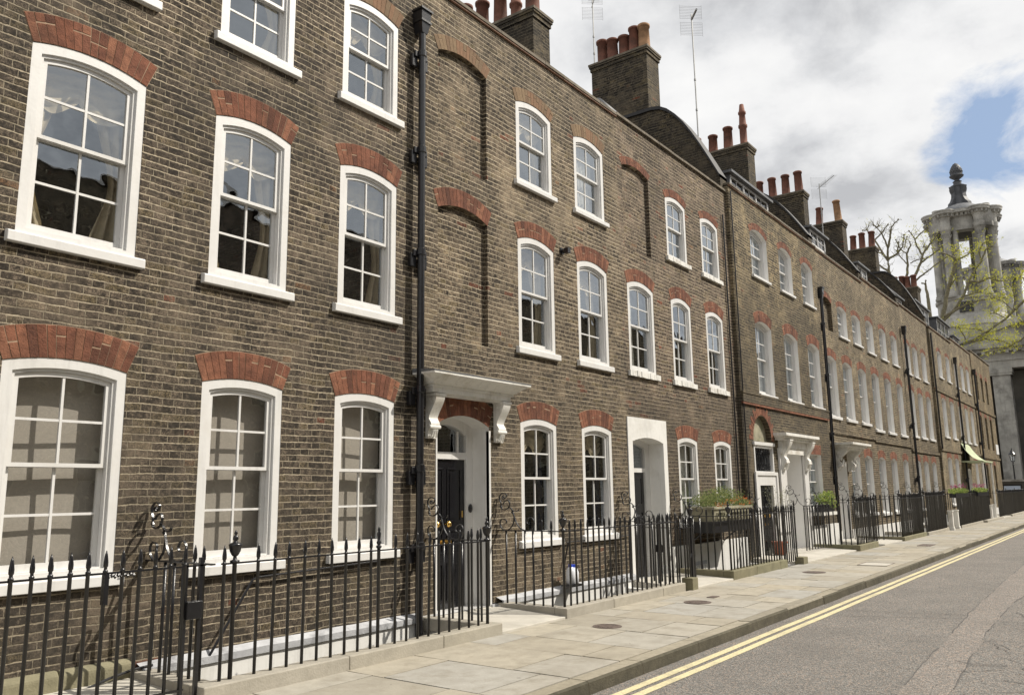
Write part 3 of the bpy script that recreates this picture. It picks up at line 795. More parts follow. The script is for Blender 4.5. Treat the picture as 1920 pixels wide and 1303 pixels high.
# canopy: cyma cornice profile returned at the ends
cn = MB()
steps = [(.20, 3.00), (.20, 3.035), (.235, 3.04), (.245, 3.06), (.29, 3.10), (.36, 3.14), (.385, 3.145), (.385, 3.17)]
for (d0, z0), (d1, z1) in zip(steps, steps[1:]):
    if z1 - z0 < 1e-6: continue
    a0, b0, a1, b1 = 7.98 - d0, 9.30 + d0, 7.98 - d1, 9.30 + d1
    cn.add([(a0,-d0,z0),(b0,-d0,z0),(b0,.0,z0),(a0,.0,z0),(a1,-d1,z1),(b1,-d1,z1),(b1,.0,z1),(a1,.0,z1)], [(0,3,2,1),(4,5,6,7),(0,1,5,4),(1,2,6,5),(2,3,7,6),(3,0,4,7)])
cn.box(7.80, 9.46, -.175, -.001, 2.93, 3.0)
cn.box(7.86, 9.40, -.15, -.001, 2.905, 2.93)
can = cn.obj('door_canopy', M['white_old'], B)
ld = MB(); ld.add([(7.59,-.39,3.171),(9.69,-.39,3.171),(9.69,0,3.171),(7.59,0,3.171),(7.59,-.39,3.185),(9.69,-.39,3.185),(9.69,-.0,3.225),(7.59,-.0,3.225)], [(0,3,2,1),(4,5,6,7),(0,1,5,4),(1,2,6,5),(2,3,7,6),(3,0,4,7)])
ld.obj('lead_flashing', M['lead'], can)
for x in (7.93, 9.36): bracket_mb(x, .17, 0, 2.905, 2.34, .19).obj('bracket', M['white_old'], can, bevel=.006)
basement(B, 9.30, 13.20, .21)
bm_ = MB(); bm_.box(7.72, 8.05, -.03, .02, -.4, .13); bm_.box(9.18, 9.30, -.03, .02, -.4, .12); bm_.each('plinth', M['ledge'], B)
sl = MB(); sl.box(11.12, 11.22, -.02, .0, 5.58, 5.68); sl.tube([(11.17,-.02,5.63),(11.17,-.10,5.60)], .035, 8); sl.box(11.13,11.21,-.16,-.08,5.57,5.66); sl.obj('security_light', M['iron'], B)
chimney(B, 13.30 - .1, 8.7, 11.92, 1.9, 4.2, [('', .75, 'pot'), ('tall', .8, 'pot'), ('', .8, 'pot'), ('', .72, 'pot'), ('', .8, 'pot')], w=.62)
wl = MB(); wl.tube([(11.05,-.04,.95-.1),(12.9,-.04,.86),(13.1,-.04,.87)], .010, 6); wl.tube([(10.95,-.04,.45),(11.1,-.04,.84)], .012, 6); wl.obj('conduit', M['iron'], B)

# ---- C
C = thing('terraced_house', 'brown brick house with tall white rendered door surround and chipped sills', 'house', HG)
ops = []
std_windows(C, [
    ([(15.28,16.22),(17.08,18.02)], 1.0, 2.63, .07, 'arch_red', .25, dict(cl=['net','net'])),
    ([(13.42,14.48),(15.28,16.22),(17.02,17.98)], 3.86, 5.53, .11, 'arch_red', .24, dict(cl=['half','half','half'], sillmat=M['white_old'], rough=.03)),
    ([(15.23,16.20),(17.0,17.98)], 6.47, 7.76, .10, 'arch_red', .17, dict(cl=['half','half'], sillmat=M['white_old'], rough=.02, th=.09))], 0, None, 'box', ops)
ops.append(dict(loop=loop(13.38, 14.48, 6.25, 7.90, .10), depth=.07, fill=True))
brick_arch(C, 13.38, 14.48, 7.90, .10, .16, 0, M['arch_red'])
ops.append(dict(loop=loop(13.37, 14.60, .02, 2.53, .085), depth=.42, white=True))
facade(C, 13.20, 18.60, .45, 8.86, 0, ops[:-1] + [dict(loop=loop(13.26, 14.76, .451, 2.96, 0), depth=.01)], M['brickC'])
# rendered surround, 20 mm proud
sr = MB(); ring(sr, [(13.20, .0), (14.76, .0)] + [(14.76 - 1.56*i/NA, 2.975) for i in range(NA + 1)], loop(13.37, 14.60, .02, 2.53, .085), -.02, .34)
sr.obj('door_surround', M['stucco'], C)
fr = MB(); ring(fr, loop(13.37, 14.60, .02, 2.53, .085), [(13.45, .03), (14.40, .03)] + [(p[0]*.80+13.985*.2-.055, p[1]-.09) for p in loop(13.37, 14.60, .02, 2.53, .085)[2:]], .30, .39)
fr.box(13.42, 14.42, .305, .38, 1.98, 2.06); fr.obj('door_frame', M['white'], C)
g = MB(); g.add([(13.42,.35,2.05),(14.44,.35,2.05),(14.44,.35,2.6),(13.42,.35,2.6)], [(0,1,2,3)]); g.obj('fanlight', M['glass'], C)
panel_door(C, 13.45, 14.40, .06, 1.98, .34, M['door_black'], brass=False)
shell(C, 13.2, 18.6, 8.86); roof(C, 13.2, 18.6, 8.86); parapet(C, 13.2, 18.6, 8.86, 0)
basement(C, 14.76, 18.60, .56, ledge=False)
bw = MB(); bw.box(15.3, 16.2, -.08, -.07, -.75, .22); bw.obj('vent_grille', M['ledge'], C)
bw = MB()
for i in range(9): bw.box(15.32 + i*.1, 15.36 + i*.1, -.10, -.081, -.7, .15)
bw.each('grille_bar', M['white_old'], C)
party_curve(C, 18.42, 8.86, 11.5, .38)
chimney(C, 18.5, 8.8, 13.46, 1.9, 3.62, [('', .62, 'pot_buff'), ('', .72, 'pot'), ('', .6, 'pot'), ('', .6, 'pot'), ('', .66, 'pot')], w=.70)
fl = MB(); fl.add([(13.6,.42,8.95),(17.6,.42,8.95),(17.6,.75,9.35),(13.6,.75,9.35)], [(0,1,2,3)]); fl.obj('roof_flashing', M['lead'], C)
cb = MB(); cb.lathe([(.13, 0), (.13, 1.1)], n=12); o = cb.obj('ridge_tile', M['lead'], C, smooth=True, loc=(13.05, .30, 9.12)); o.rotation_euler = (0, PI/2, .05)
for x in (18.30,): downpipe(C, x, 8.2, .6, -.035, hop=False, r=.018)

# ---- D
yD = -.09
D = thing('terraced_house', 'sooty yellow brick house with a brick arch over its iron fanlight, between two pipes', 'house', HG)
ops = []
std_windows(D, [
    ([(23.28,24.5)], 1.0, 2.58, 0, 'arch_red', .28, dict(cl=['net'], cols=2, flat=True, spl=.06)),
    ([(19.85,21.0),(21.98,23.12),(24.03,25.12)], 3.98, 5.74, .12, 'arch_red', .28, dict(cl=['net'])),
    ([(19.90,21.10),(22.02,23.10),(23.99,25.02)], 7.05, 8.18, .15, 'arch_red', .17, dict(cl=['net'], th=.08))], yD, None, 'rev', ops)
ops.append(dict(loop=semi(19.86, .62, 2.78, 2.80), depth=.14, fill=False))
ops.append(dict(loop=loop(19.24, 20.48, 1.98+.02, 2.68, 0), depth=.12))
ops.append(dict(loop=loop(19.24, 20.48, .06, 1.94, 0), depth=.1))
ops.append(dict(loop=loop(21.3, 22.75, .06, 2.62, 0), depth=.9, white=True))
facade(D, 18.60, 25.50, .04, 9.05, yD, ops, M['brickD'])
rt = MB(); rt.box(18.60, 18.62, yD+.002, .3, .04, 9.05); rt.box(25.48, 25.50, yD+.002, .3, .04, 9.05); rt.each('wall_return', M['brickD'], D)
ln = MB(); ln.add([(x, yD + .13, z) for x, z in semi(19.86, .62, 2.78, 2.80)], [tuple(range(17))]); ln.obj('lunette', M['trough'], D)
# radiating red voussoirs round the lunette
vr = MB()
for i in range(22):
    a0, a1 = PI * (i + .08) / 22, PI * (i + .92) / 22; r1 = .90 if i % 2 else .80
    q = [(.63, a0), (.63, a1), (r1, a1), (r1, a0)]
    vs = [(19.86 + r*math.cos(a), yD - .006, 2.80 + r*math.sin(a)) for r, a in q] + [(19.86 + r*math.cos(a), yD + .001, 2.80 + r*math.sin(a)) for r, a in q]
    vr.add(vs, [(0,3,2,1), (0,1,5,4), (1,2,6,5), (2,3,7,6), (3,0,4,7)])
vr.obj('brick_arch', M['arch_red'], D)
df = MB(); df.box(19.16, 20.56, yD - .05, yD + .04, 2.68, 2.76); ring(df, loop(19.2, 20.52, 2.0, 2.68, 0), loop(19.27, 20.45, 2.06, 2.62, 0), yD - .012, yD + .1)
ring(df, loop(19.14, 20.58, .04, 2.0, 0), loop(19.42, 20.30, .05, 1.72, 0), yD - .03, yD + .05); ring(df, loop(19.10, 20.62, .04, 2.04, 0), loop(19.2, 20.52, .05, 1.96, 0), yD - .06, yD - .02)
df.obj('door_frame', M['white'], D, bevel=.004)
gp = MB(); gp.add([(19.26,yD+.09,2.04),(20.46,yD+.09,2.04),(20.46,yD+.09,2.64),(19.26,yD+.09,2.64)], [(0,1,2,3)]); fan = gp.obj('fanlight', M['dark_glass'], D)
sc_ = MB()
for sx in (-1, 1):
    for k in range(3):
        cx = 19.86 + sx * (.14 + .17 * k)
        for cz, q in ((2.48, 1), (2.20, -1)):
            sc_.tube([(cx + sx * (.07 - .003*j) * math.cos(.5*j), yD + .05, cz + q * (.11 - .005*j) * math.sin(.5*j)) for j in range(18)], .008, 4)
for k in range(7): sc_.tube([(19.86 + .17*(k-3), yD + .05, 2.05), (19.86 + .17*(k-3), yD + .05, 2.63)], .008, 4)
sc_.tube([(19.86 + .12*math.cos(a*.5), yD + .045, 2.34 + .22*math.sin(a*.5)) for a in range(14)], .012, 5)
sc_.obj('iron_grille', M['iron'], fan)
panel_door(D, 19.41, 20.31, .08, 1.72, yD + .04, M['door_black'], brass=True)
# second doorway: porch box with pilasters and cornice
pz = MB(); pz.box(20.86, 21.30, yD - .05, yD + .02, .05, 2.52); pz.box(22.75, 23.10, yD - .05, yD + .02, .05, 2.52); pz.each('pilaster', M['white'], D, bevel=.006)
dc = MB()
for d0, z0, z1 in ((.10, 2.52, 2.66), (.22, 2.86, 2.92), (.28, 2.92, 2.96), (.34, 2.96, 3.03)): dc.box(20.95 - d0, 23.0 + d0, yD - d0, yD + .01, z0, z1)
dc.box(20.93, 23.02, yD - .12, yD + .01, 2.66, 2.86)
cc = dc.obj('door_canopy', M['white_old'], D)
for x in (21.08, 22.92): bracket_mb(x, .2, yD - .04, 2.86, 2.1, .26).obj('bracket', M['white_old'], cc)
pd = panel_door(D, 21.45, 22.6, .1, 2.2, yD + .85, M['door_dark'], brass=False)
pf = MB(); pf.box(21.3, 21.45, yD + .83, yD + .9, .05, 2.6); pf.box(22.6, 22.75, yD + .83, yD + .9, .05, 2.6); pf.box(21.44, 22.61, yD + .83, yD + .9, 2.2, 2.62); pf.each('porch_panel', M['white'], D)
sc2 = MB(); sc2.box(18.62, 25.48, yD - .055, yD + .01, 3.68, 3.88); sc2.box(18.602, 25.478, yD - .07, yD + .01, 3.88, 3.93); sc2.obj('string_course', M['brickD'], D)
sc3 = MB(); sc3.box(18.62, 25.48, yD - .048, yD + .01, 3.63, 3.679); sc3.obj('brick_band', M['arch_red'], D)
shell(D, 18.6, 25.5, 9.05); roof(D, 18.85, 25.5, 9.0); parapet(D, 18.6, 25.5, 9.05, yD, tile=True)
basement(D, 23.15, 25.48, .62, yD, ledge=False);
party_curve(D, 25.35, 9.05, 11.2, .36)
chimney(D, 25.42, 9.0, 13.05, 1.8, 3.9, [('tall', 1.25, 'pot'), ('', .7, 'pot'), ('', .62, 'pot'), ('', .6, 'pot')], w=.66)
dormer(D, 20.6, 23.6, .62, 9.5, 10.15, 3)
downpipe(D, 25.66, 7.5, -.1, -.13, clips=(6.6, 5.0, 3.2, 1.9))
downpipe(D, 18.68, 8.9, .2, yD - .03, hop=False, r=.016)

# ---- E..J
def far_house(label, x0, x1, zr, y, mat, tops, mids, gfs, zt, zm, zg, style='rev', door=None, string=None, topcl=('net',), zbase=.35, tops_blind=(), dark=False, arch_top='arch_red', rows=4):
    h = thing('terraced_house', label, 'house', HG); ops = []
    lst = []
    if gfs: lst.append((gfs, zg[0], zg[1], .10, 'arch_red', .26, dict(cl=['net'], rows=rows)))
    if mids: lst.append((mids, zm[0], zm[1], .11, 'arch_red', .25, dict(cl=['net'], rows=rows)))
    tt = [t for i, t in enumerate(tops) if i not in tops_blind]
    if tt: lst.append((tt, zt[0], zt[1], .11, arch_top, .18, dict(cl=['net'], th=.08, rows=rows)))
    std_windows(h, lst, y, None, style, ops)
    for i in tops_blind:
        a, b = tops[i]; ops.append(dict(loop=loop(a, b, zt[0], zt[1], .14), depth=.12, fill=True)); brick_arch(h, a, b, zt[1], .14, .18, y, M['arch_red'])
    if door:
        a, b, zd = door; ops.append(dict(loop=loop(a, b, .06, zd, .08), depth=.35, white=True))
        fm = MB(); ring(fm, loop(a, b, .06, zd, .08), loop(a + .12, b - .12, .07, zd - .1, .06), y + .3, y + .38); fm.obj('door_frame', M['white'], h)
        panel_door(h, a + .12, b - .12, .08, zd - .02, y + .33, M['door_black'], brass=False)
    facade(h, x0, x1, .04, zr, y, ops, M[mat])
    rt = MB(); rt.box(x0, x0 + .02, y + .002, y + .3, zbase, zr - .001); rt.obj('wall_return', M[mat], h)
    bb = MB()
    for p, q in (((x0, door[0] - .05), (door[1] + .05, x1)) if door else ((x0, x1),)): bb.box(p, q, y - .03, y + .28, -2.3, zbase)
    bb.each('basement_wall', M['stucco'], h)
    if string:
        for z in string:
            s = MB(); s.box(x0, x1, y - .05, y + .01, z - .12, z); s.obj('string_course', M[mat], h)
    shell(h, x0, x1, zr, y); roof(h, x0 + .2, x1, zr, y); parapet(h, x0, x1, zr, y, tile=True)
    return h
w_ = lambda c, w=1.05: (c, c + w)
E_ = far_house('yellow brown brick house with a white carved door hood, right of the sooty house', 25.5, 31.35, 9.12, 0, 'brickE',
    [w_(26.05, 1.15), w_(27.83, 1.1), w_(29.6, 1.1)], [w_(26.08, 1.13), w_(27.94, 1.1), w_(29.84, 1.05)], [(28.0, 29.1), (29.75, 30.75)],
    (6.62, 7.55), (3.86, 5.66), (.80, 2.62), door=(26.35, 27.45, 2.35), tops_blind=(0,), string=[3.42])
party_curve(E_, 31.18, 9.12, 11.3, .36); chimney(E_, 31.25, 9, 13.12, 1.8, 3.8, [('', .68, 'pot')]*4, w=.6)
dormer(E_, 27.6, 29.4, .62, 9.9, 10.4, 2)
hd = MB()
for d0, z0, z1 in ((.0, 2.80, 2.86), (.12, 2.86, 2.93), (.22, 2.93, 2.99)): hd.box(26.05 - d0, 27.75 + d0, -.45 - d0, .01, z0, z1)
hood = hd.obj('door_canopy', M['white_old'], E_)
for x in (26.18, 27.62):
    b = bracket_mb(x, .16, 0, 2.80, 2.15, .42)
    for k in range(10): b.tube([(x + .09*(-1)**k, -.06 - .03*k, 2.74 - .04*k), (x + .1*(-1)**k, -.1 - .025*k, 2.70 - .05*k)], .02, 5)
    b.obj('bracket', M['white_old'], hood)
F_ = far_house('yellow brown brick house before the first far drainpipe, six slim windows above', 31.35, 37.45, 9.30, 0, 'brickE',
    [w_(31.5), w_(33.5, 1.05), w_(35.4, 1.05)], [w_(31.7), w_(33.62, 1.05), w_(35.7, 1.0)], [(31.65, 32.65), (33.55, 34.5), (35.6, 36.5)],
    (6.56, 7.66), (3.72, 5.70), (.75, 2.62), string=[3.36])
party_curve(F_, 37.25, 9.3, 11.3, .36); chimney(F_, 37.3, 9.2, 13.55, 1.95, 4.1, [('', .8, 'pot_buff'), ('', .75, 'pot'), ('', .75, 'pot')], w=.7)
dormer(F_, 33.6, 35.2, .62, 9.95, 10.45, 2); downpipe(F_, 37.5, 8.1, .2, -.14, clips=(6.5, 4.2, 2.0))
G_ = far_house('buff brick house right of the first far drainpipe, green stained lower wall', 37.45, 43.45, 9.4, 0, 'brickE',
    [w_(37.9), w_(39.5), w_(41.4)], [w_(37.95), w_(39.74), w_(41.6)], [(37.95, 38.95), (39.6, 40.6), (41.45, 42.4)],
    (6.48, 7.72), (3.80, 5.66), (.75, 2.65), string=[3.2])
party_curve(G_, 43.25, 9.4, 12.3, .36); chimney(G_, 43.3, 9.2, 13.75, 1.95, 4.2, [('', .7, 'pot')]*5, w=.7)
dormer(G_, 38.3, 41.6, .62, 9.7, 10.35, 4)
H_ = far_house('pale brick house with two windows a floor, between the thin and thick far pipes', 43.45, 49.3, 9.3, -.1, 'brickF',
    [w_(44.95, 1.1), w_(47.25, 1.1)], [w_(44.95, 1.1), w_(47.2, 1.1)], [(44.9, 46.0), (46.95, 48.0)],
    (7.03, 8.25), (4.08, 5.88), (.8, 2.95), string=[3.44, 6.33])
chimney(H_, 49.1, 9.2, 12.65, 1.2, 2.9, [('', .6, 'pot')]*5, w=.8); dormer(H_, 44.8, 48.6, .7, 9.7, 11.0, 4)
downpipe(H_, 49.35, 8.2, .2, -.25, clips=(6.5, 4.2, 2.0)); downpipe(H_, 43.5, 9.0, 3.4, -.16, hop=False, r=.04)
I_ = far_house('pale brick house with a green tent shaped door canopy near the far corner', 49.3, 56.0, 9.55, -.1, 'brickF',
    [w_(49.8, 1.0), w_(51.85, 1.0), w_(53.85, 1.0)], [w_(49.8, 1.0), w_(51.8, 1.0), w_(53.8, 1.0)], [(53.5, 54.5)],
    (6.98, 8.3), (4.05, 5.85), (.8, 2.9), door=(50.6, 51.8, 2.5), string=[3.5, 6.35])
dormer(I_, 51.0, 54.8, .7, 9.9, 11.1, 3); downpipe(I_, 56.05, 8.3, .2, -.25, clips=(6.5, 4.2, 2.0))
tc = MB(); n = 10; vs = []; fs = []
for j in range(n + 1):
    t = j / n; yy = -.1 - 1.0 * t; z = 2.95 + .95 * (1 - t) ** 2.2
    vs += [(49.2 - .25*t, yy, z), (52.0 + .25*t, yy, z)]
for j in range(n): fs.append((2*j, 2*j+1, 2*j+3, 2*j+2))
tc.add(vs, fs); tc.box(48.92, 52.28, -1.12, -.1, 2.88, 2.95)
tcn = tc.obj('door_canopy', M['copper'], I_)
tp = MB(); tp.box(49.0, 49.1, -1.08, -1.0, .1, 2.88); tp.box(52.1, 52.2, -1.08, -1.0, .1, 2.88); tp.each('canopy_post', M['white_old'], tcn)
J_ = thing('terraced_house', 'buff brick corner house at the far end with narrow dark windows', 'house', HG)
ops = []
for xs, z0, z1 in (((57.0, 59.2, 61.3), 6.9, 8.35), ((57.0, 59.2, 61.4), 3.9, 5.8), ((57.4, 60.9), .9, 2.85)):
    for a in xs:
        ops.append(opbox(a, a + .95, z0, z1, .12, .25)); window(J_, a, a + .95, z0, z1, .12, -.14, 'rev', cur='', sill=False); brick_arch(J_, a, a + .95, z1, .12, .24, -.14, M['arch_red'])
facade(J_, 56.0, 64.2, .3, 9.75, -.14, ops, M['brickJ'])
q = MB(); q.box(56.0, 56.02, -.138, .3, .3, 9.74); q.box(64.16, 64.2, -.138, 9.0, -.2, 9.74); q.each('side_wall', M['brickJ'], J_)
for z in (3.45, 6.35): s = MB(); s.box(56.0, 64.2, -.2, -.13, z - .15, z); s.obj('string_course', M['brickJ'], J_)
q = MB(); q.box(56, 64.2, -.17, .2, -.5, .3); q.obj('plinth', M['stucco'], J_)
shell(J_, 56, 64.2, 9.75); roof(J_, 56.2, 64.0, 9.5); parapet(J_, 56, 64.2, 9.75, -.14)
chimney(J_, 56.0, 9.2, 12.6, 3.5, 5.2, [('', .7, 'pot')]*3); dormer(J_, 57.5, 59.5, .9, 9.7, 11.0, 3)
ns = MB(); ns.box(62.9, 64.1, -.17, -.145, 3.7, 4.35); ns.obj('street_nameplate', M['sign_white'], J_)

# the terrace across the road, seen only in the panes
def opposite(x0, x1, h, mat, label, n):
    o = thing('terraced_house', label, 'house', 'houses across the road'); ops = []; y = -15.6
    for z0, z1 in ((1.0, 3.0), (4.3, 6.3), (7.2, 8.7)):
        if z1 > h - .6: continue
        for i in range(n):
            c = x0 + (x1 - x0) * (i + .5) / n
            f = MB(); ring(f, [(c-.55, z0), (c+.55, z0), (c+.55, z1), (c-.55, z1)], [(c-.45, z0+.1), (c+.45, z0+.1), (c+.45, z1-.1), (c-.45, z1-.1)], y - .02, y + .03); f.box(c-.45, c+.45, y-.01, y+.02, (z0+z1)/2-.03, (z0+z1)/2+.03); f.box(c-.015, c+.015, y-.01, y+.02, z0+.1, z1-.1)
            w = f.obj('window', M['trough'], o); g = MB(); g.box(c-.45, c+.45, y-.02, y+.005, z0+.1, z1-.1); g.obj('pane', M['dark_glass'], w)
    b = MB(); b.box(x0, x1 - .01, y - 8, y, -.2, h); b.obj('wall', M[mat], o)
    r = MB(); r.prism_x([(y - 8.2, h), (y + .2, h), (y - .1, h + .25), (y - 4, h + 1.2), (y - 7.9, h + .25)], x0, x1 - .01); r.obj('roof', M['roof'], o)
for i, (a, b, h, m, l) in enumerate(((-14, -4, 10.9, 'brickJ', 'buff house across the road, nearest the camera end'), (-4, 4, 11.3, 'brickA', 'dark brown house across the road facing the canopied door'), (4, 13, 10.8, 'brickE', 'yellow brown house across the road facing the flower trough'), (13, 26, 11.2, 'brickC', 'wide reddish brown house across the road'), (26, 44, 11.0, 'brickF', 'pale brick house across the road facing the far drainpipe'), (44, 62, 11.2, 'brickJ', 'buff house across the road at the far corner'))):
    opposite(a, b, h, m, l, max(3, int((b - a) / 2.6)))

# ================================================================== GROUND
KY = -3.27; SEG = [(-6, 13.2, -1.12), (13.2, 18.6, -1.18), (18.6, 25.6, -1.22), (25.6, 31.4, -1.32), (31.4, 37.4, -1.36), (37.4, 43.4, -1.45), (43.4, 66.5, -1.62)]
def yfront(x):
    for a, b, y in SEG:
        if a <= x < b: return y
    return -1.7 if x < 66 else 8.0
mb = MB()
x = -6.0
while x < 69.5:
    w = R.choice((.6, .68, .76, .9, 1.05)); y = KY + .195; yf = yfront(x + w/2)
    lim = yf if x < 66 else 6.0
    first = True
    while y < lim - .02:
        d = R.choice((.5, .7, .9, 1.1, 1.3)); d = d * R.uniform(.9, 1.1)
        if first: d = R.uniform(.3, 1.0); first = False
        y2 = min(lim, y + d)
        if lim - y2 < .2: y2 = lim
        g = .0075; tl = [R.uniform(-.003, .003) for _ in range(4)]
        a, b, c, e = x + g, x + w - g, y + g, y2 - g
        mb.add([(a,c,tl[0]),(b,c,tl[1]),(b,e,tl[2]),(a,e,tl[3]),(a,c,-.03),(b,c,-.03),(b,e,-.03),(a,e,-.03)], [(0,1,2,3),(4,5,1,0),(5,6,2,1),(6,7,3,2),(7,4,0,3)])
        y = y2
    x += w
structure(mb.obj('pavement', M['slab']))
mb = MB()
for a, b, y in SEG: mb.add([(a,KY+.02,-.010),(b,KY+.02,-.010),(b,y,-.010),(a,y,-.010)], [(0,1,2,3)])
mb.add([(66.5,KY+.02,-.010),(70,KY+.02,-.010),(70,8,-.010),(66.5,8,-.010)], [(0,1,2,3)])
structure(mb.obj('pavement_bed', M['slabjoint']))
mb = MB(); x = -6.0
while x < 70:
    w = R.uniform(.75, 1.7); e = R.uniform(-.008, .008); g = .006
    n = 5
    for i in range(n):
        a = x + g + (w - 2*g) * i / n; b = x + g + (w - 2*g) * (i+1) / n
    mb.prism_x([(KY + e, -.16), (KY + .185, -.16), (KY + .185, e*.6), (KY + .03 + e, e*.6 + .002), (KY + .008 + e, -.018)], x + g, x + w - g)
    x += w
for i in range(4, len(mb.f), 7): pass
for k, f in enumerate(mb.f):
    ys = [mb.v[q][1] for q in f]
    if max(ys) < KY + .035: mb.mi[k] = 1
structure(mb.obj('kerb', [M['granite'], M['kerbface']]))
mb = MB(); mb.add([(-60,-60,-.12),(260,-60,-.12),(260,KY+.1,-.12),(-60,KY+.1,-.12)], [(0,1,2,3)])
structure(mb.obj('road', M['asphalt']))
mb = MB(); mb.add([(66,KY+.05,-.124),(260,KY+.05,-.124),(260,90,-.124),(66,90,-.124)], [(0,1,2,3)]); mb.add([(-60,9.5,-.124),(66,9.5,-.124),(66,90,-.124),(-60,90,-.124)], [(0,1,2,3)])
structure(mb.obj('ground', M['asphalt']))
mb = MB(); mb.add([(-900,-900,-.3),(1500,-900,-.3),(1500,-59,-.3),(-900,-59,-.3)], [(0,1,2,3)]); mb.add([(255,-59,-.3),(1500,-59,-.3),(1500,900,-.3),(255,900,-.3)], [(0,1,2,3)]); mb.add([(-900,85,-.3),(255,85,-.3),(255,900,-.3),(-900,900,-.3)], [(0,1,2,3)])
structure(mb.obj('outer_ground', M['asphalt']))
def strip(mb, pts, w, z):
    for i in range(len(pts) - 1):
        (a, b), (c, d) = pts[i], pts[i+1]
        mb.add([(a,b-w/2,z),(c,d-w/2,z),(c,d+w/2,z),(a,b+w/2,z)], [(0,1,2,3)])
mb = MB()
for yc in (-3.475, -3.625):
    x = -6.0
    while x < 66:
        x2 = x + 1.0; ea = .004*math.sin(x*1.7+yc); eb = .004*math.sin(x2*1.7+yc)
        mb.add([(x,yc-.045+ea,-.1155),(x2,yc-.045+eb,-.1155),(x2,yc+.045+eb,-.1155),(x,yc+.045+ea,-.1155)], [(0,1,2,3)]); x = x2
structure(mb.obj('road_line_yellow', M['yellow']))
# trench reinstatement and its tar seams
def jit(pts, n, amp):
    out = []
    for i in range(len(pts) - 1):
        for k in range(n):
            t = k / n; x = pts[i][0]*(1-t)+pts[i+1][0]*t; y = pts[i][1]*(1-t)+pts[i+1][1]*t
            out.append((x, y + amp * noise.noise((x*2.5, y, 3))))
    out.append(pts[-1]); return out
s1 = jit([(2, -5.75), (7.9, -5.45), (10.9, -5.33), (13.5, -5.22), (18, -5.13), (24, -5.05), (45, -4.9)], 22, .03)
s2 = jit([(2, -6.1), (8.1, -5.83), (9.8, -5.74), (11.9, -5.64), (14.8, -5.60), (18, -5.75), (24, -5.7), (45, -5.6)], 22, .03)
mb = MB(); N_ = min(len(s1), 300)
def yat(s, x):
    for (a, b), (c, d) in zip(s, s[1:]):
        if a <= x <= c: return b + (d - b) * (x - a) / max(1e-6, c - a)
    return s[-1][1]
x = 2.0
while x < 44.9: mb.add([(x, yat(s2, x), -.1165), (x+.1, yat(s2, x+.1), -.1165), (x+.1, yat(s1, x+.1), -.1165), (x, yat(s1, x), -.1165)], [(0,1,2,3)]); x += .1
structure(mb.obj('road_patch', M['asphalt2']))
mb = MB()
for s in (s1, s2):
    for i in range(len(s) - 1):
        (a, b), (c, d) = s[i], s[i+1]; w = .004 + .010 * abs(noise.noise((a*1.5, b*3, 1)))
        w2 = .004 + .010 * abs(noise.noise((c*1.5, d*3, 1)))
        if noise.noise((a*1.3, 4, b)) < -.08: continue
        mb.add([(a,b-w,-.113),(c,d-w2,-.113),(c,d+w2,-.113),(a,b+w,-.113)], [(0,1,2,3)])
for x0, x1 in ((12.2, 12.75), (12.8, 13.15)):
    for i in range(14):
        t0, t1 = i/14, (i+1)/14; ya, yb = -3.72 - 1.5*t0, -3.72 - 1.5*t1; a = x0 + (x1-x0)*t0 + .02*noise.noise((i, 1, x0)); c = x0 + (x1-x0)*t1 + .02*noise.noise((i+1, 1, x0))
        mb.add([(a-.006,ya,-.1135),(c-.006,yb,-.1135),(c+.006,yb,-.1135),(a+.006,ya,-.1135)], [(0,1,2,3)])
for k in range(46):        # crazing beyond the trench
    cx, cy = R.uniform(8.5, 15), R.uniform(-6.6, -5.9); a = R.uniform(0, PI); p = Vector((cx, cy))
    for j in range(7):
        q = p + Vector((math.cos(a), math.sin(a))) * .07; nrm = Vector((-math.sin(a), math.cos(a))) * .004
        mb.add([(p.x-nrm.x,p.y-nrm.y,-.114),(q.x-nrm.x,q.y-nrm.y,-.114),(q.x+nrm.x,q.y+nrm.y,-.114),(p.x+nrm.x,p.y+nrm.y,-.114)], [(0,1,2,3)])
        p = q; a += R.uniform(-.7, .7)
structure(mb.obj('road_crack', M['tar']))
# covers in the pavement
def round_cover(x, y, r, label):
    mb = MB(); mb.lathe([(r, 0), (r, .007)], n=36); mb.lathe([(r*.8, .007), (r*.8, .010), (r*.72, .010), (r*.72, .007)], n=36, cap=False)
    for i in range(-3, 4):
        L = math.sqrt(max(0, (r*.62)**2 - (i*r*.17)**2)); mb.box(-L, L, i*r*.17 - .008, i*r*.17 + .008, .006, .010)
    o = mb.obj('manhole_cover', M['cover'], loc=(x, y, 0)); tag(o, label, 'manhole cover', 'iron covers set in the pavement')
round_cover(9.05, -1.92, .18, 'round rusty coal hole cover nearest the white canopied doorstep')
round_cover(11.65, -1.93, .20, 'round rusty coal hole cover beside a small grey plate in the paving')
round_cover(16.9, -2.02, .22, 'round pale coal hole cover in front of the flower trough')
for x, y, w, d, l in ((12.35, -1.87, .22, .12, 'small grey rectangular plate behind the second round cover'), (19.25, -2.62, .75, .6, 'large square paved inspection cover with dark rim'), (26.1, -2.35, .8, .35, 'dark rectangular grating cover farthest up the pavement')):
    mb = MB(); mb.box(-w/2, w/2, -d/2, d/2, 0, .008)
    ring_ = MB()
    if w > .5:
        for a, b, c, e in ((-w/2, w/2, -d/2, -d/2+.02), (-w/2, w/2, d/2-.02, d/2), (-w/2, -w/2+.02, -d/2, d/2), (w/2-.02, w/2, -d/2, d/2)): mb.box(a, b, c, e, .008, .012, 1)
    o = mb.obj('inspection_cover', [M['step'] if w < .77 and w > .7 else M['cover'], M['cover']], loc=(x, y, 0)); tag(o, l, 'inspection cover', 'iron covers set in the pavement')

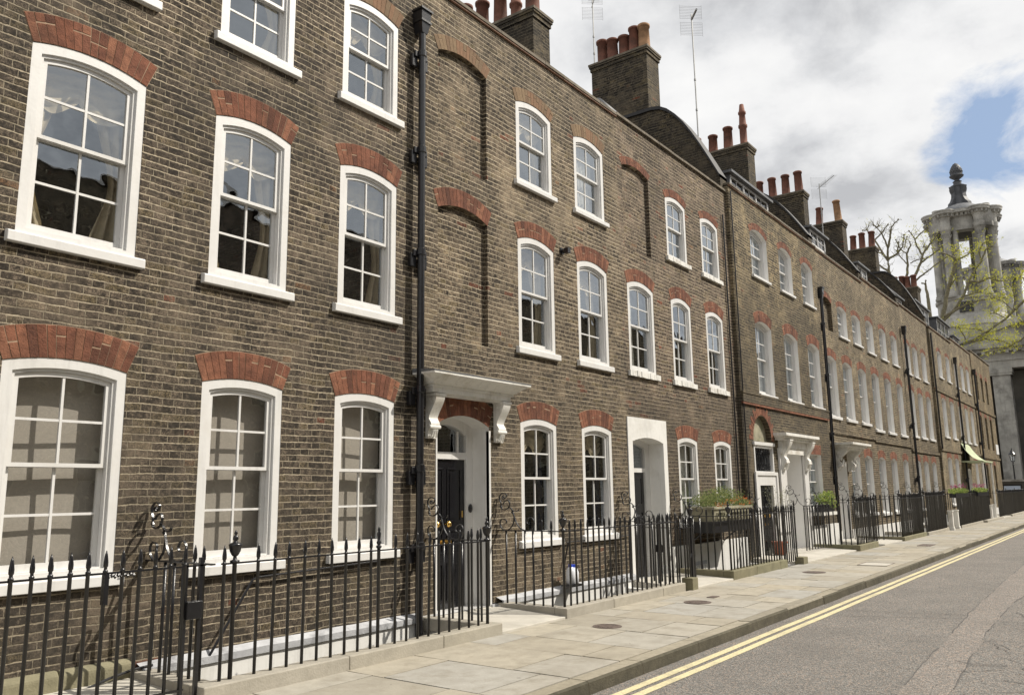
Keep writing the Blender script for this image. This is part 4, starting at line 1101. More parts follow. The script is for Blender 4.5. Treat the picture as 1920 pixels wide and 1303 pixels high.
# ================================================================== AREAS, STEPS, KERBS
# pits (front wells) between x0 and x1
PITS = [(4.18, 7.80, -1.12), (9.44, 12.9, -1.12), (14.95, 18.55, -1.18), (23.2, 25.55, -1.22), (28.0, 31.3, -1.32), (31.5, 37.4, -1.36), (37.5, 43.3, -1.45), (43.6, 49.2, -1.62), (52.9, 63.9, -1.62)]
mb = MB()
for a, b, y in PITS:
    mb.add([(a,y,-2.3),(b,y,-2.3),(b,.3,-2.3),(a,.3,-2.3)], [(0,1,2,3)])
structure(mb.obj('basement_yard', M['step']))
mb = MB()
for a, b, y in PITS:
    mb.box(a - .02, b + .02, y - .1, y + .0, -2.3, -.02)
    mb.box(a - .12, a - .0, y, .0, -2.3, -.02); mb.box(b, b + .12, y, .0, -2.3, -.02)
structure(mb.obj('retaining_wall', M['stucco']))
# landings / front steps between pits
def landing(x0, x1, y, label, z0=.03, z1=.085):
    mb = MB(); n = max(1, round((x1-x0)/1.2))
    for i in range(n):
        a = x0 + (x1-x0)*i/n + .002; b = x0 + (x1-x0)*(i+1)/n - .002
        mb.prism_x([(y - .03, -.03), (0.0, -.03), (0.0, z1), (y - .03, z0)], a, b)
    o = mb.obj('front_step', M['step'], bevel=.008); tag(o, label, 'doorstep', 'stone doorsteps of the terrace')
landing(-4.0, 4.04, -1.12, 'broad pale stone landing behind the near railing')
landing(7.93, 9.32, -1.12, 'pale stone step before the black door under the canopy')
landing(13.1, 14.82, -1.18, 'stone step before the white rendered doorway')
landing(18.7, 23.05, -1.22, 'wide stone step before the two doors of the sooty house')
landing(25.65, 27.9, -1.32, 'stone step before the door with the carved hood')
landing(49.5, 52.75, -1.62, 'stone step under the green canopy')
# raised kerbs carrying the railings; each is a thing with stones as pattern
def area_kerb(x0, x1, yf, label, mat='stone', h=.13, left=True, right=False, seg=1.3, lx=True):
    mb = MB(); x = x0
    while x < x1 - .01:
        w = min(seg * R.uniform(.8, 1.2), x1 - x)
        if x1 - (x + w) < .3: w = x1 - x
        mb.box(x + .001, x + w - .002, yf, yf + .20, -.02, h + R.uniform(-.002, .002)); x += w
    if left: mb.box(x0 + .001, x0 + .20, yf + .201, -.02, -.02, h)
    if right: mb.box(x1 - .20, x1 - .001, yf + .201, -.02, -.02, h)
    o = mb.obj('area_kerb', M[mat], bevel=.012); tag(o, label, 'stone kerb', 'raised stone kerbs under the railings')
area_kerb(4.02, 7.93, -1.17, 'pale raised stone kerb of the nearest basement area', right=True)
area_kerb(9.30, 12.88, -1.17, 'pale raised stone kerb right of the canopied doorstep')
area_kerb(13.0, 13.22, -1.24, 'short mossy stone block by the white rendered doorway', 'mossy', h=.19, left=False)
area_kerb(14.80, 17.75, -1.22, 'mossy raised kerb below the flower trough', 'mossy', h=.16)
area_kerb(18.55, 18.85, -1.30, 'short mossy stone block left of the two door step', 'mossy', h=.15, left=False)
area_kerb(23.05, 25.0, -1.34, 'mossy raised kerb below the sooty house window box', 'mossy', h=.15)
area_kerb(27.9, 31.3, -1.42, 'stone kerb right of the carved hood doorstep', 'mossy', h=.12)
area_kerb(31.45, 37.3, -1.45, 'long worn stone kerb below the yellow brown house', 'stone', h=.1)
area_kerb(37.5, 43.3, -1.55, 'stone kerb below the green stained house', 'stone', h=.1)
area_kerb(43.5, 49.2, -1.70, 'stone kerb left of the green canopy', 'stone', h=.1)
area_kerb(52.8, 65.0, -1.72, 'stone kerb of the far corner house', 'stone', h=.1)

# ================================================================== RAILINGS
def bar_mesh(h, r=.0145, kind='spear'):
    k = ('bar', round(h, 2), r, kind)
    if k not in MESHES:
        mb = MB()
        if kind == 'spear':
            mb.lathe([(r, 0), (r, h - .165), (r*1.3, h - .160), (r*1.3, h - .148), (r*.85, h - .142), (r*.85, h - .125), (r*1.25, h - .115), (r*1.25, h - .085), (r*.75, h - .03), (.002, h)], n=8)
        else: mb.lathe([(r, 0), (r, h)], n=8)
        MESHES[k] = mb.mesh('bar', M['iron'], True)
    return MESHES[k]
def finial_mesh(h, kind='urn'):
    k = ('fin', round(h, 2), kind)
    if k not in MESHES:
        mb = MB()
        if kind == 'urn':
            z = h
            mb.lathe([(.019, 0), (.019, z), (.040, z + .006), (.040, z + .022), (.018, z + .03), (.014, z + .055), (.028, z + .065), (.046, z + .10), (.054, z + .145), (.058, z + .155), (.040, z + .168), (.022, z + .175), (.014, z + .185), (.026, z + .20), (.020, z + .225), (.008, z + .235), (.016, z + .248), (.010, z + .265), (.001, z + .28)], n=14)
        else:
            z = h
            mb.lathe([(.018, 0), (.018, z + .02), (.028, z + .03), (.030, z + .045), (.014, z + .055), (.024, z + .07), (.026, z + .085), (.013, z + .10), (.020, z + .15), (.022, z + .17), (.010, z + .19), (.016, z + .205), (.001, z + .25)], n=12)
        MESHES[k] = mb.mesh('finial_post', M['iron'], True)
    return MESHES[k]

# wrought iron overthrow drawn in the (y, z) plane, wall at y=0
def spiral(cy, cz, r, a0, turns, sgn=1, n=26):
    out = []
    for i in range(n + 1):
        t = i / n; a = a0 + sgn * 2*PI*turns*t; rr = r * (1 - .80 * t); out.append((cy + rr*math.cos(a), cz + rr*math.sin(a)))
    return out
def smooth_poly(P, n=6):
    out = []
    for i in range(len(P) - 1):
        p0 = P[max(0, i-1)]; p1 = P[i]; p2 = P[i+1]; p3 = P[min(len(P)-1, i+2)]
        for k in range(n):
            t = k / n
            out.append(tuple(.5*((2*p1[j]) + (-p0[j]+p2[j])*t + (2*p0[j]-5*p1[j]+4*p2[j]-p3[j])*t*t + (-p0[j]+3*p1[j]-3*p2[j]+p3[j])*t**3) for j in (0, 1)))
    out.append(P[-1]); return out
SCROLL = [
    smooth_poly([(-.094,1.534),(-.112,1.541),(-.094,1.555),(-.076,1.537),(-.098,1.513),(-.142,1.534),(-.152,1.575),(-.09,1.596),(-.037,1.562),(-.032,1.507),(-.053,1.459),(-.057,1.404)]),
    smooth_poly([(-.09,1.44),(-.115,1.472),(-.177,1.499),(-.211,1.452),(-.184,1.39),(-.131,1.363),(-.07,1.377),(-.057,1.424)]),
    smooth_poly([(-.131,1.363),(-.218,1.394),(-.269,1.316),(-.285,1.249),(-.258,1.155),(-.179,1.086),(-.101,1.085),(-.044,1.138),(-.041,1.206),(-.085,1.24),(-.146,1.221),(-.146,1.18),(-.102,1.173)]),
    smooth_poly([(-.218,1.394),(-.27,1.35),(-.312,1.337),(-.351,1.35),(-.369,1.374)]),
    smooth_poly([(-.285,1.276),(-.318,1.196),(-.377,1.123),(-.444,1.091),(-.52,1.088),(-.60,1.12),(-.625,1.19),(-.60,1.25),(-.545,1.262),(-.50,1.225),(-.51,1.18),(-.55,1.17)])]
def scroll_mesh(dz):
    k = ('scroll', round(dz, 2))
    if k not in MESHES:
        mb = MB()
        for P in SCROLL:
            pts = [(0, y, z + dz) for y, z in P]
            # flat strap: 22 mm wide across x, 7 mm thick
            rings = []
            for i, p in enumerate(pts):
                a = Vector(pts[min(i+1, len(pts)-1)]) - Vector(pts[max(i-1, 0)]); a.normalize()
                nrm = Vector((0, -a.z, a.y)) * .0045
                q = Vector(p); rings.append([q + nrm + Vector((-.011,0,0)), q + nrm + Vector((.011,0,0)), q - nrm + Vector((.011,0,0)), q - nrm + Vector((-.011,0,0))])
            vs = [v for r in rings for v in r]; fs = []
            for i in range(len(rings)-1):
                for c in range(4): fs.append((i*4+c, i*4+(c+1)%4, (i+1)*4+(c+1)%4, (i+1)*4+c))
            fs += [(3,2,1,0), tuple(len(vs)-4+c for c in range(4))]
            mb.add(vs, fs)
        mb.lathe([(.001,-.02),(.022,0),(.001,.03)], cx=0, cy=-.057, cz=1.40+dz, n=6); mb.lathe([(.001,-.02),(.02,0),(.001,.02)], cx=0, cy=-.25, cz=1.33+dz, n=6)
        MESHES[k] = mb.mesh('scroll', M['iron'], False)
    return MESHES[k]

RG = 'black iron railings along the pavement'
def railing(label, x0, x1, y, zr, zb, sp=.165, sides=(), posts=(), mids=(), rise=.155, low=False, side_zb=None, scroll=True):
    """front run from x0 to x1; sides: x positions of returns to the wall; posts: urn finials; mids: knopped finials"""
    r = thing('iron_railing', label, 'railing', RG)
    n = max(1, round((x1 - x0) / sp)); hb = zr - zb
    me = bar_mesh(hb + rise)
    px = [x0] + list(posts) + list(mids)
    for i in range(n + 1):
        x = x0 + (x1 - x0) * i / n
        if any(abs(x - p) < sp * .45 for p in list(posts) + list(mids)): continue
        link('bar', me, r, (x, y, zb))
    for p in posts: link('finial_post', finial_mesh(zr - zb, 'urn'), r, (p, y, zb))
    for p in mids: link('finial_post', finial_mesh(zr - zb, 'knop'), r, (p, y, zb))
    t = MB(); t.box(x0 - .02, x1 + .02, y - .021, y + .021, zr - .006, zr + .007)
    if low: t.box(x0, x1, y - .015, y + .015, zb + .08, zb + .092)
    for s in sides: t.box(s - .021, s + .021, y + .0212, -.0, zr - .006, zr + .0068)
    t.obj('top_rail', M['iron'], r)
    for s in sides:
        m = max(2, round(abs(y) / (sp*.95))); zbs = side_zb if side_zb is not None else zb
        for i in range(1, m):
            yy = y * (1 - i / m) ; link('bar', bar_mesh(zr - zbs, kind='plain' if yy > -.66 else 'spear') if yy > -.66 else bar_mesh(zr - zbs + rise), r, (s, yy, zbs))
        if scroll: link('scroll', scroll_mesh(zr - 1.08), r, (s, 0, 0))
    return r
railing('black spear railing of the nearest basement, a bulbous finial at its left', 4.23, 7.78, -1.06, 1.07, .13, .168, sides=(4.14, 7.86), posts=(4.33, 7.78), mids=(6.02,))
# gate across the near landing
gt = thing('iron_gate', 'black spear topped gate with lock box at the near left corner', 'gate')
for i in range(1, 30):
    x = 4.0 - i * .131
    link('bar', bar_mesh(1.09 + .155 - .06), gt, (x, -1.06, .06))
t = MB(); t.box(.15, 4.05, -1.075, -1.045, 1.07, 1.084); t.box(.15, 3.9, -1.072, -1.048, .12, .135); t.obj('top_rail', M['iron'], gt)
t = MB(); t.box(3.995, 4.025, -1.075, -1.045, -.02, 1.14); t.box(3.865, 3.89, -1.075, -1.045, .04, 1.10); t.box(3.2, 3.235, -1.085, -1.04, .85, 1.07); t.each('gate_stile', M['iron'], gt)
t = MB(); t.box(3.88, 4.02, -1.10, -1.03, .66, .80); t.obj('lock_box', M['iron'], gt, bevel=.006)
t = MB()
for i in range(9): t.lathe([(.001,-.02),(.018,0),(.001,.02)], cx=3.24 + i*.024, cy=-1.065, cz=1.05 + .008*(i%2), n=6)
for i in range(6): t.lathe([(.001,-.02),(.02,0),(.001,.02)], cx=3.215, cy=-1.065, cz=1.04 - i*.03, n=6)
t.obj('chain', M['iron'], gt)
railing('black spear railing right of the canopied doorstep, an urn at its corner', 9.42, 12.82, -1.06, 1.11, .13, .152, sides=(9.36, 12.86), posts=(9.42, ), mids=())
g2 = thing('iron_gate', 'open black basement gate beside the white rendered doorway', 'gate')
for i in range(7): link('bar', bar_mesh(1.12, kind='spear'), g2, (12.98 + .0*i, -1.02 + i*.13, .08))
for i in range(5): link('bar', bar_mesh(1.15, kind='spear'), g2, (13.05 + .09*i, -1.1, .05))
t = MB(); t.box(12.96, 13.0, -1.10, -.2, 1.0, 1.014); t.box(12.97, 13.45, -1.115, -1.085, .996, 1.01); t.obj('top_rail', M['iron'], g2); t = MB(); t.tube([(13.25,-1.1,.5),(13.35,-1.1,.62),(13.42,-1.1,.5),(13.44,-1.1,.1)], .014, 6); t.obj('brace', M['iron'], g2)
t = MB(); t.box(13.30, 13.34, -1.12, -1.08, .0, 1.18); t.obj('gate_stile', M['iron'], g2)
link('finial_post', finial_mesh(1.12), g2, (13.32, -1.1, .03))
t = MB(); t.box(12.94, 13.02, -.75, -.6, .6, .72); t.obj('lock_box', M['iron'], g2)
railing('black spear railing in front of the flower trough', 14.95, 17.85, -1.12, 1.14, .15, .15, sides=(14.9, ), mids=(16.3,), posts=(14.95,))
railing('black spear railing right of the trough, two short returns', 17.98, 18.62, -1.14, 1.14, .08, .13, sides=(18.62,), mids=(18.62,), scroll=True)
g3 = railing('light black gate railing in front of the small window box', 20.95, 23.0, -.62, 1.20, .12, .22, sides=(), scroll=False, rise=.02)
link('scroll', scroll_mesh(.12), g3, (21.2, -.10, 0)); 
railing('black spear railing below the sooty house window box', 23.2, 25.3, -1.24, 1.25, .14, .14, sides=(23.15,), mids=(24.1, 25.3), posts=(23.2,))
railing('black spear railing beside the carved hood step', 28.0, 31.2, -1.34, 1.28, .12, .145, sides=(27.95, 26.2), mids=(29.5, 31.2), posts=(28.0,))
railing('black railing run left of the two nearer white gate piers', 31.5, 35.25, -1.38, 1.32, .1, .145, sides=(31.45, 35.2), mids=(33.4,), posts=(31.5, 35.25))
railing('long black railing run crowned by pink flowers', 37.05, 45.8, -1.53, 1.33, .1, .16, sides=(37.0, 41.2), mids=(38.6, 39.9, 42.6, 44.2), posts=(37.05, 45.8))
railing('farthest black railing run by the corner house', 48.4, 66.5, -1.63, 1.28, .1, .185, sides=(48.35,), mids=(52.0, 56.0, 60.0), posts=(48.4, 66.5), scroll=False)
for i, (x, l) in enumerate(((35.55, 'white gate pier, nearer one left of the pink flowers'), (36.75, 'white gate pier close beside the left pink flowered planter'), (46.3, 'white gate pier right of the right pink flowered planter'), (47.8, 'white gate pier, last one before the farthest railing'))):
    mb = MB(); mb.box(x - .09, x + .09, -1.58, -1.42, 0, .68); mb.box(x - .11, x + .11, -1.60, -1.40, .68, .73); mb.box(x - .11, x + .11, -1.60, -1.40, -.02, .10)
    tag(mb.obj('gate_pier', M['white_old'], bevel=.01), l, 'gate pier', 'white gate piers far along the railings')

# ================================================================== PLANTS AND SMALL THINGS
def leaf_cloud(mb, n, c, s, size, rr, mi=0, up=.5):
    for _ in range(n):
        while True:
            p = Vector((rr.uniform(-1, 1), rr.uniform(-1, 1), rr.uniform(-1, 1)))
            if p.length <= 1: break
        p = Vector((c[0] + p.x*s[0], c[1] + p.y*s[1], c[2] + p.z*s[2]))
        d = Vector((rr.gauss(0, 1), rr.gauss(0, 1), rr.gauss(0, 1) + up)).normalized(); e = d.cross(Vector((rr.gauss(0,1), rr.gauss(0,1), rr.gauss(0,1)))).normalized()
        L = size * rr.uniform(.6, 1.3); w = L * .38
        mb.add([p, p + d*L*.5 + e*w*.5, p + d*L, p + d*L*.5 - e*w*.5], [(0,1,2,3)], mi)
rr = random.Random(5)
tr = thing('flower_trough', 'mossy stone trough of grey green herbs and orange flowers on an iron stand', 'planter')
mb = MB()
mb.prism_x([(-.62,1.02),(-.16,1.02),(-.10,1.26),(-.68,1.26)], 15.35, 17.25); mb.box(15.30, 17.30, -.70, -.08, 1.26, 1.30)
for k in range(6):
    xs_ = 15.6 + k*.3; mb.tube([(xs_+.12*math.cos(a*.45), -.665, 1.14+.06*math.sin(a*.9)) for a in range(15)], .012, 5)
mb.obj('trough', M['trough'], tr)
mb = MB(); mb.box(15.3, 17.3, -.66, -.05, .985, 1.02)
for x in (15.4, 17.2): mb.tube([(x,-.6,.98),(x,-.05,.55)], .015, 6); mb.tube([(x,-.05,.98),(x,-.05,.5)], .012, 6)
mb.box(15.33, 17.27, -.62, -.10, .80, .984)
mb.obj('stand', M['iron'], tr)
mb = MB(); 
for k in range(22): leaf_cloud(mb, 170, (15.30 + k*.095, -.42 + rr.uniform(-.12,.08), 1.33 + .13*math.sin(PI*(k+.5)/22) + rr.uniform(-.04,.10)), (.17,.29,.17 * (.55 + .75*math.sin(PI*(k+.5)/22))), .045, rr)
mb.obj('foliage', M['leaf_green'], tr)
mb = MB(); 
for k in range(11): leaf_cloud(mb, 22, (15.55 + k*.17, -.66 + rr.uniform(-.04,.03), 1.35 + rr.uniform(-.03,.10)), (.09,.06,.05), .034, rr)
mb.obj('flowers', M['flower_orange'], tr)['kind'] = 'stuff'

wb = thing('window_box', 'black window box of lime green leaves on the sooty house sill', 'planter')
mb = MB(); mb.box(23.3, 24.35, -.40, -.16, .99, 1.20); mb.obj('trough', M['iron'], wb, bevel=.01)
mb = MB(); [leaf_cloud(mb, 90, (23.45 + k*.15, -.3 + rr.uniform(-.06,.06), 1.26 + rr.uniform(-.08,.16)), (.15,.17,.15), .085, rr) for k in range(8)]; mb.obj('foliage', M['leaf_bright'], wb)
mb = MB(); mb.box(23.22, 24.5, -.42, -.10, .90, .985); mb.obj('shelf', M['white_old'], wb)

pt = thing('potted_tree', 'thin pale leaved shrub in a terracotta pot by the white porch', 'potted plant', None, (20.0, -.28, .075))
pt.scale = (.72, .72, .95)
mb = MB(); mb.lathe([(.16, 0), (.20, .02), (.24, .28), (.27, .29), (.27, .33), (.24, .33), (.22, .28)], n=20); mb.obj('pot', M['terracotta'], pt, smooth=True)
mb = MB(); 
for k in range(14):
    a = rr.uniform(0, 2*PI); q = rr.uniform(.15, .42); mb.tube([(0,0,.36),(.3*q*math.cos(a),.3*q*math.sin(a),.9),(q*math.cos(a),q*math.sin(a),1.2 + rr.uniform(0,.5))], .010, 5, r1=.003)
mb.obj('stem', M['bark'], pt)
mb = MB(); [leaf_cloud(mb, 26, (.35*math.cos(k), .35*math.sin(k), 1.15 + .07*(k % 9)), (.16,.16,.16), .05, rr) for k in range(16)]; mb.obj('foliage', M['leaf_pale'], pt)

for i, (x, lab) in enumerate(((37.9, 'left one of the two pink flowered planters on the far railing'), (43.6, 'right one of the two pink flowered planters on the far railing'))):
    fp = thing('railing_planter', lab, 'planter', 'pink flowered planters on the railing')
    L = 3.2
    mb = MB(); mb.box(x - L/2, x + L/2, -1.64, -1.40, 1.20, 1.36); mb.obj('trough', M['iron'], fp)
    mb = MB(); [leaf_cloud(mb, 60, (x - L/2 + k*L/13, -1.5, 1.44), (.13,.15,.11), .08, rr) for k in range(14)]; mb.obj('foliage', M['leaf_bright'], fp)
    mb = MB(); [leaf_cloud(mb, 8, (x - L/2 + k*L/13 + rr.uniform(-.05,.05), -1.5, 1.62 + rr.uniform(-.05,.1)), (.07,.08,.06), .07, rr) for k in range(14)]; mb.obj('flowers', M['flower_pink'], fp)['kind'] = 'stuff'

bt = thing('plastic_bottle', 'white plastic bottle with two blue caps on the ledge under a window', 'bottle', None, (10.92, -.19, .235))
mb = MB(); mb.lathe([(.055,0),(.075,.01),(.078,.18),(.06,.235),(.03,.26)], n=16); mb.lathe([(.05,0),(.068,.01),(.07,.17),(.05,.225),(.025,.25)], cx=.10, n=16); mb.obj('body', M['bottle'], bt, smooth=True)
mb = MB(); mb.lathe([(.034,.255),(.034,.295),(.01,.30)], n=12); mb.lathe([(.03,.245),(.03,.285),(.01,.29)], cx=.10, n=12); mb.each('cap', M['blue'], bt)
mb = MB(); mb.box(-.12, .19, -.10, .10, -.03, 0); mb.obj('bracket', M['iron'], bt)

# aerials
def aerial(label, x, y, z0, z1, kind):
    a = thing('tv_aerial', label, 'tv aerial', 'television aerials on the roofs', (x, y, z0)); H = z1 - z0
    mb = MB(); mb.tube([(0,0,0),(0,0,H)], .018, 6); 
    for t in (.35, .55): mb.lathe([(.03,0),(.03,.05)], cz=H*t, n=8)
    mb.obj('mast', M['aerial'], a)
    g = MB()
    if kind == 'yagi':
        d = Vector((-.75, -.66, 0)).normalized(); s = Vector((.66, -.75, 0))
        top = Vector((0,0,H - .15)); g.tube([top - d*.15, top + d*1.25], .011, 5)
        for i in range(13):
            p = top + d * (.1 + i*.095); L = .17 - .004*i; g.tube([p - s*L, p + s*L], .004, 4)
            g.tube([p - s*.05 + Vector((0,0,-.03)), p - s*.05 + Vector((0,0,.03))], .004, 4)
        rz = 9
    else:
        top = Vector((0,0,H - .3)); s = Vector((.66, -.75, 0)); d = Vector((0,0,1)); rz = 9
        g.tube([(0,0,H-.15),(-.35,-.3,H-.15)], .03, 6)
    for k in (-1, 1):
        for i in range(rz):
            p = Vector((.05, .04, H - .15 + k * (.06 + i*.045))); g.tube([p - s*.30, p + s*.30], .003, 3)
        for e in (-.30, .30): g.tube([Vector((.05,.04,H-.15+k*.05)) + s*e, Vector((.05,.04,H-.15+k*.46)) + s*e], .004, 4)
    g.obj('grid', M['aerial'], a)
aerial('tall television aerial with a long comb of rods behind the five pots', 18.9, 3.75, 13.1, 15.75, 'yagi')
aerial('tall television aerial with only a flat wire grid, on a thin mast', 18.95, .75, 9.9, 14.15, 'grid')
aerial('small bent television aerial above the fourth chimney stack', 31.6, 1.25, 10.6, 13.35, 'yagi')

# ================================================================== CHURCH
ch = thing('church', 'pale baroque church with a columned corner tower, pilasters and portico at the street end', 'church')
def towr(cx, cy, sc=1.0, z00=17.4):
    """round open lantern tower with four diagonal column clusters"""
    tn = bpy.data.objects.new('tower', None); COL.objects.link(tn); tn.parent = ch; tn.location = (cx, cy, 0)
    Z = lambda z: z
    b = MB(); b.lathe([(3.2, 14.0), (3.2, 16.4), (3.35, 16.5), (3.1, 17.4), (2.9, 17.6), (2.9, 19.0), (3.05, 19.1), (3.05, 19.35)], n=32)
    b.obj('drum', M['church'], tn)
    lv = MB(); lv.box(-2.98, -2.8, -.55, .65, 17.75, 18.75); lv.obj('louvre', M['iron'], tn)
    ls = MB(); [ls.box(-3.02, -2.95, -.5, .6, 17.9 + k*.25, 17.96 + k*.25) for k in range(4)]; ls.obj('louvre_slat', M['church_dark'], tn)
    col = MB()
    for a in (-38, 52, 142, 232):
        ar = math.radians(180 + a)
        def P(r, t): return (r*math.cos(ar) - t*math.sin(ar), r*math.sin(ar) + t*math.cos(ar))
        # pier
        q = [P(1.45, -.42), P(2.15, -.42), P(2.15, .42), P(1.45, .42)]; col.prism_z(q, 19.3, 25.9)
        for t in (-.72, .72):
            x, y = P(2.75, t)
            col.lathe([(.50, 19.3), (.50, 19.5), (.42, 19.6), (.44, 19.7), (.38, 19.8), (.33, 24.9), (.37, 24.95), (.31, 25.05), (.40, 25.4), (.34, 25.42), (.46, 25.7), (.40, 25.72), (.54, 25.9)], cx=x, cy=y, n=14)
            for k in range(8):
                an = k*PI/4; col.tube([(x+.33*math.cos(an), y+.33*math.sin(an), 25.15), (x+.46*math.cos(an), y+.46*math.sin(an), 25.5), (x+.40*math.cos(an), y+.40*math.sin(an), 25.45)], .05, 4)
        x, y = P(1.9, .95); col.lathe([(.26, 19.3), (.24, 25.9)], cx=x, cy=y, n=8)
    col.obj('column', M['church'], tn)
    en = MB()
    def rg(ri, ro, z0, z1, n=40):
        vs = []
        for r, z in ((ri, z0), (ro, z0), (ro, z1), (ri, z1)):
            for i in range(n): an = 2*PI*i/n; vs.append((r*math.cos(an), r*math.sin(an), z))
        fs = []
        for k in range(4):
            for i in range(n): fs.append((k*n+i, k*n+(i+1)%n, ((k+1)%4)*n+(i+1)%n, ((k+1)%4)*n+i))
        en.add(vs, fs)
    rg(1.3, 2.35, 25.9, 26.6); rg(1.3, 2.3, 26.6, 27.2); rg(1.3, 2.45, 27.2, 27.44); rg(1.3, 3.05, 27.50, 27.80)
    for a in (-38, 52, 142, 232):
        ar = math.radians(180 + a)
        for t in (-.72, .72):
            x = 2.75*math.cos(ar) - t*math.sin(ar); y = 2.75*math.sin(ar) + t*math.cos(ar)
            en.lathe([(.50, 25.9), (.55, 26.3), (.46, 26.35), (.46, 26.95), (.50, 27.0), (.50, 27.15), (.66, 27.22), (.66, 27.36), (.98, 27.46), (1.0, 27.62), (1.06, 27.72), (1.02, 27.82), (.70, 27.84)], cx=x, cy=y, n=18)
        x = 2.6*math.cos(ar); y = 2.6*math.sin(ar); en.lathe([(.8, 25.9), (.8, 27.8)], cx=x, cy=y, n=12)
        x = 2.9*math.cos(ar); y = 2.9*math.sin(ar); en.lathe([(.42, 27.8), (.42, 28.1), (.36, 28.15)], cx=x, cy=y, n=16)
    for i in range(44):
        an = 2*PI*i/44; x, y = 2.72*math.cos(an), 2.72*math.sin(an); en.lathe([(.11, 27.22), (.15, 27.50)], cx=x, cy=y, n=4)
    for a in (-38, 52, 142, 232):
        for t in (-.72, .72):
            ar = math.radians(180 + a); x0_ = 2.75*math.cos(ar) - t*math.sin(ar); y0_ = 2.75*math.sin(ar) + t*math.cos(ar)
            for k in range(12): an = k*PI/6; en.lathe([(.07, 27.2), (.10, 27.47)], cx=x0_ + .80*math.cos(an), cy=y0_ + .80*math.sin(an), n=4)
    en.obj('entablature', M['church'], tn)
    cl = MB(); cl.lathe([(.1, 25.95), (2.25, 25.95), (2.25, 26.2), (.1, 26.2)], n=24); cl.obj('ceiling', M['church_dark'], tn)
    dm_ = MB(); dm_.lathe([(2.5, 27.75), (2.3, 28.1), (1.9, 28.45), (1.35, 28.75), (1.2, 28.85)], n=32); dm_.obj('dome', M['lead'], tn, smooth=True)
    fi = MB()
    for k in range(4):
        an = math.radians(180 - 38 + 90*k); cx_, cy_ = math.cos(an), math.sin(an)
        pr = [(1.25, 28.8), (1.2, 29.05), (.95, 29.3), (.75, 29.7), (.68, 30.2), (.85, 30.6), (.9, 30.85), (.75, 30.9)]
        for (r0, z0), (r1, z1) in zip(pr, pr[1:]):
            w = .22; fi.add([(r0*cx_ + s*w*cy_, r0*cy_ - s*w*cx_, z0) for s in (-1, 1)] + [(r1*cx_ + s*w*cy_, r1*cy_ - s*w*cx_, z1) for s in (1, -1)] + [(.1*cx_ + s*w*cy_, .1*cy_ - s*w*cx_, z0) for s in (-1, 1)] + [(.1*cx_ + s*w*cy_, .1*cy_ - s*w*cx_, z1) for s in (1, -1)],
                             [(0,1,2,3), (0,4,5,1), (1,5,6,2), (3,2,6,7), (0,3,7,4)])
    fi.lathe([(.85, 28.7), (.7, 29.3), (.55, 29.9), (.58, 30.8), (.66, 30.9), (.66, 31.0), (.38, 31.1), (.36, 31.4), (.42, 31.45), (.25, 31.55), (.22, 31.65), (.60, 31.95), (.66, 32.05), (.52, 32.15), (.50, 32.3), (.56, 32.5), (.50, 32.8), (.36, 33.1), (.12, 33.35), (.02, 33.42)], n=20)
    for r_ in range(6):
        for i in range(12):
            an = 2*PI*(i + .5*(r_ % 2))/12; rad = (.52, .56, .52, .44, .34, .22)[r_]
            fi.lathe([(.001,-.08),(.07,0),(.001,.1)], cx=rad*math.cos(an), cy=rad*math.sin(an), cz=32.3 + r_*.18, n=5)
    fi.obj('pineapple_finial', M['lead_dark'], tn, smooth=False)
    return tn
towr(88.6, 3.45)
towr(113.0, 3.75)
cb = MB()
cb.box(86, 118, -30, 7.2, -.2, 11.9); cb.box(84.6, 120, 1.9+.6, 7.6, -.2, 11.9)
cb.box(86.5, 117, -26, 6.4, 14.4, 15.8)
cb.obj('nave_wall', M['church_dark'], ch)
cb = MB(); cb.box(84.4, 120, -30, 8.0, 12.0, 12.7); cb.box(84.3, 120, -30.1, 8.1, 12.7, 13.5); cb.box(83.9, 120, -30.4, 8.4, 13.5, 13.8); cb.box(83.6, 120, -30.6, 8.6, 13.8, 14.3)
for i in range(60): cb.box(83.75, 83.95, -30 + i*.62, -29.75 + i*.62, 13.3, 13.52)
cb.obj('entablature', M['church'], ch)
cb = MB()
for y0, y1 in ((.55, 1.95), (5.6, 7.0), (-12, -10.6), (-20, -18.6)):
    cb.box(84.5, 86.2, y0, y1, -.2, 11.4); cb.box(84.35, 86.2, y0 - .15, y1 + .15, 11.4, 11.6); cb.box(84.3, 86.2, y0 - .22, y1 + .22, 11.6, 12.0); cb.box(84.35, 86.2, y0 - .12, y1 + .12, -.2, 1.6)
cb.each('pilaster', M['church'], ch)
cb = MB()
for y in (-2.2, -5.6, -9.0): cb.lathe([(.75,-.2),(.75,1.0),(.62,1.1),(.60,4),(.52,10.9),(.60,11.0),(.75,11.6),(.78,12.0)], cx=85.2, cy=y, n=20)
cb.obj('column', M['church'], ch)
cb = MB()      # broken pediment sweep beside the tower and slate roof
n = 14
pts = [(83.9, 0)]
for i in range(n):
    t0, t1 = i/n, (i+1)/n
    y0, y1 = 6.6 - 15*t0, 6.6 - 15*t1; z0, z1 = 14.3 + 3.2*math.sin(t0*PI/2), 14.3 + 3.2*math.sin(t1*PI/2)
    cb.add([(84,y0,z0),(84,y1,z1),(86,y1,z1),(86,y0,z0),(84,y0,z0-.6),(84,y1,z1-.6),(86,y1,z1-.6),(86,y0,z0-.6)], [(0,1,2,3),(4,7,6,5),(0,4,5,1),(3,2,6,7)])
    cb.add([(84.4,y0,z0-.6),(84.4,y1,z1-.6),(84.4,y1,14.2),(84.4,y0,14.2)], [(0,1,2,3)])
cb.obj('pediment', M['church'], ch)
cb = MB(); cb.box(87, 116, -24, 6, 15.8, 16.6); cb.box(92, 112, -20, 4.5, 16.6, 17.3); cb.obj('roof', M['lead'], ch)
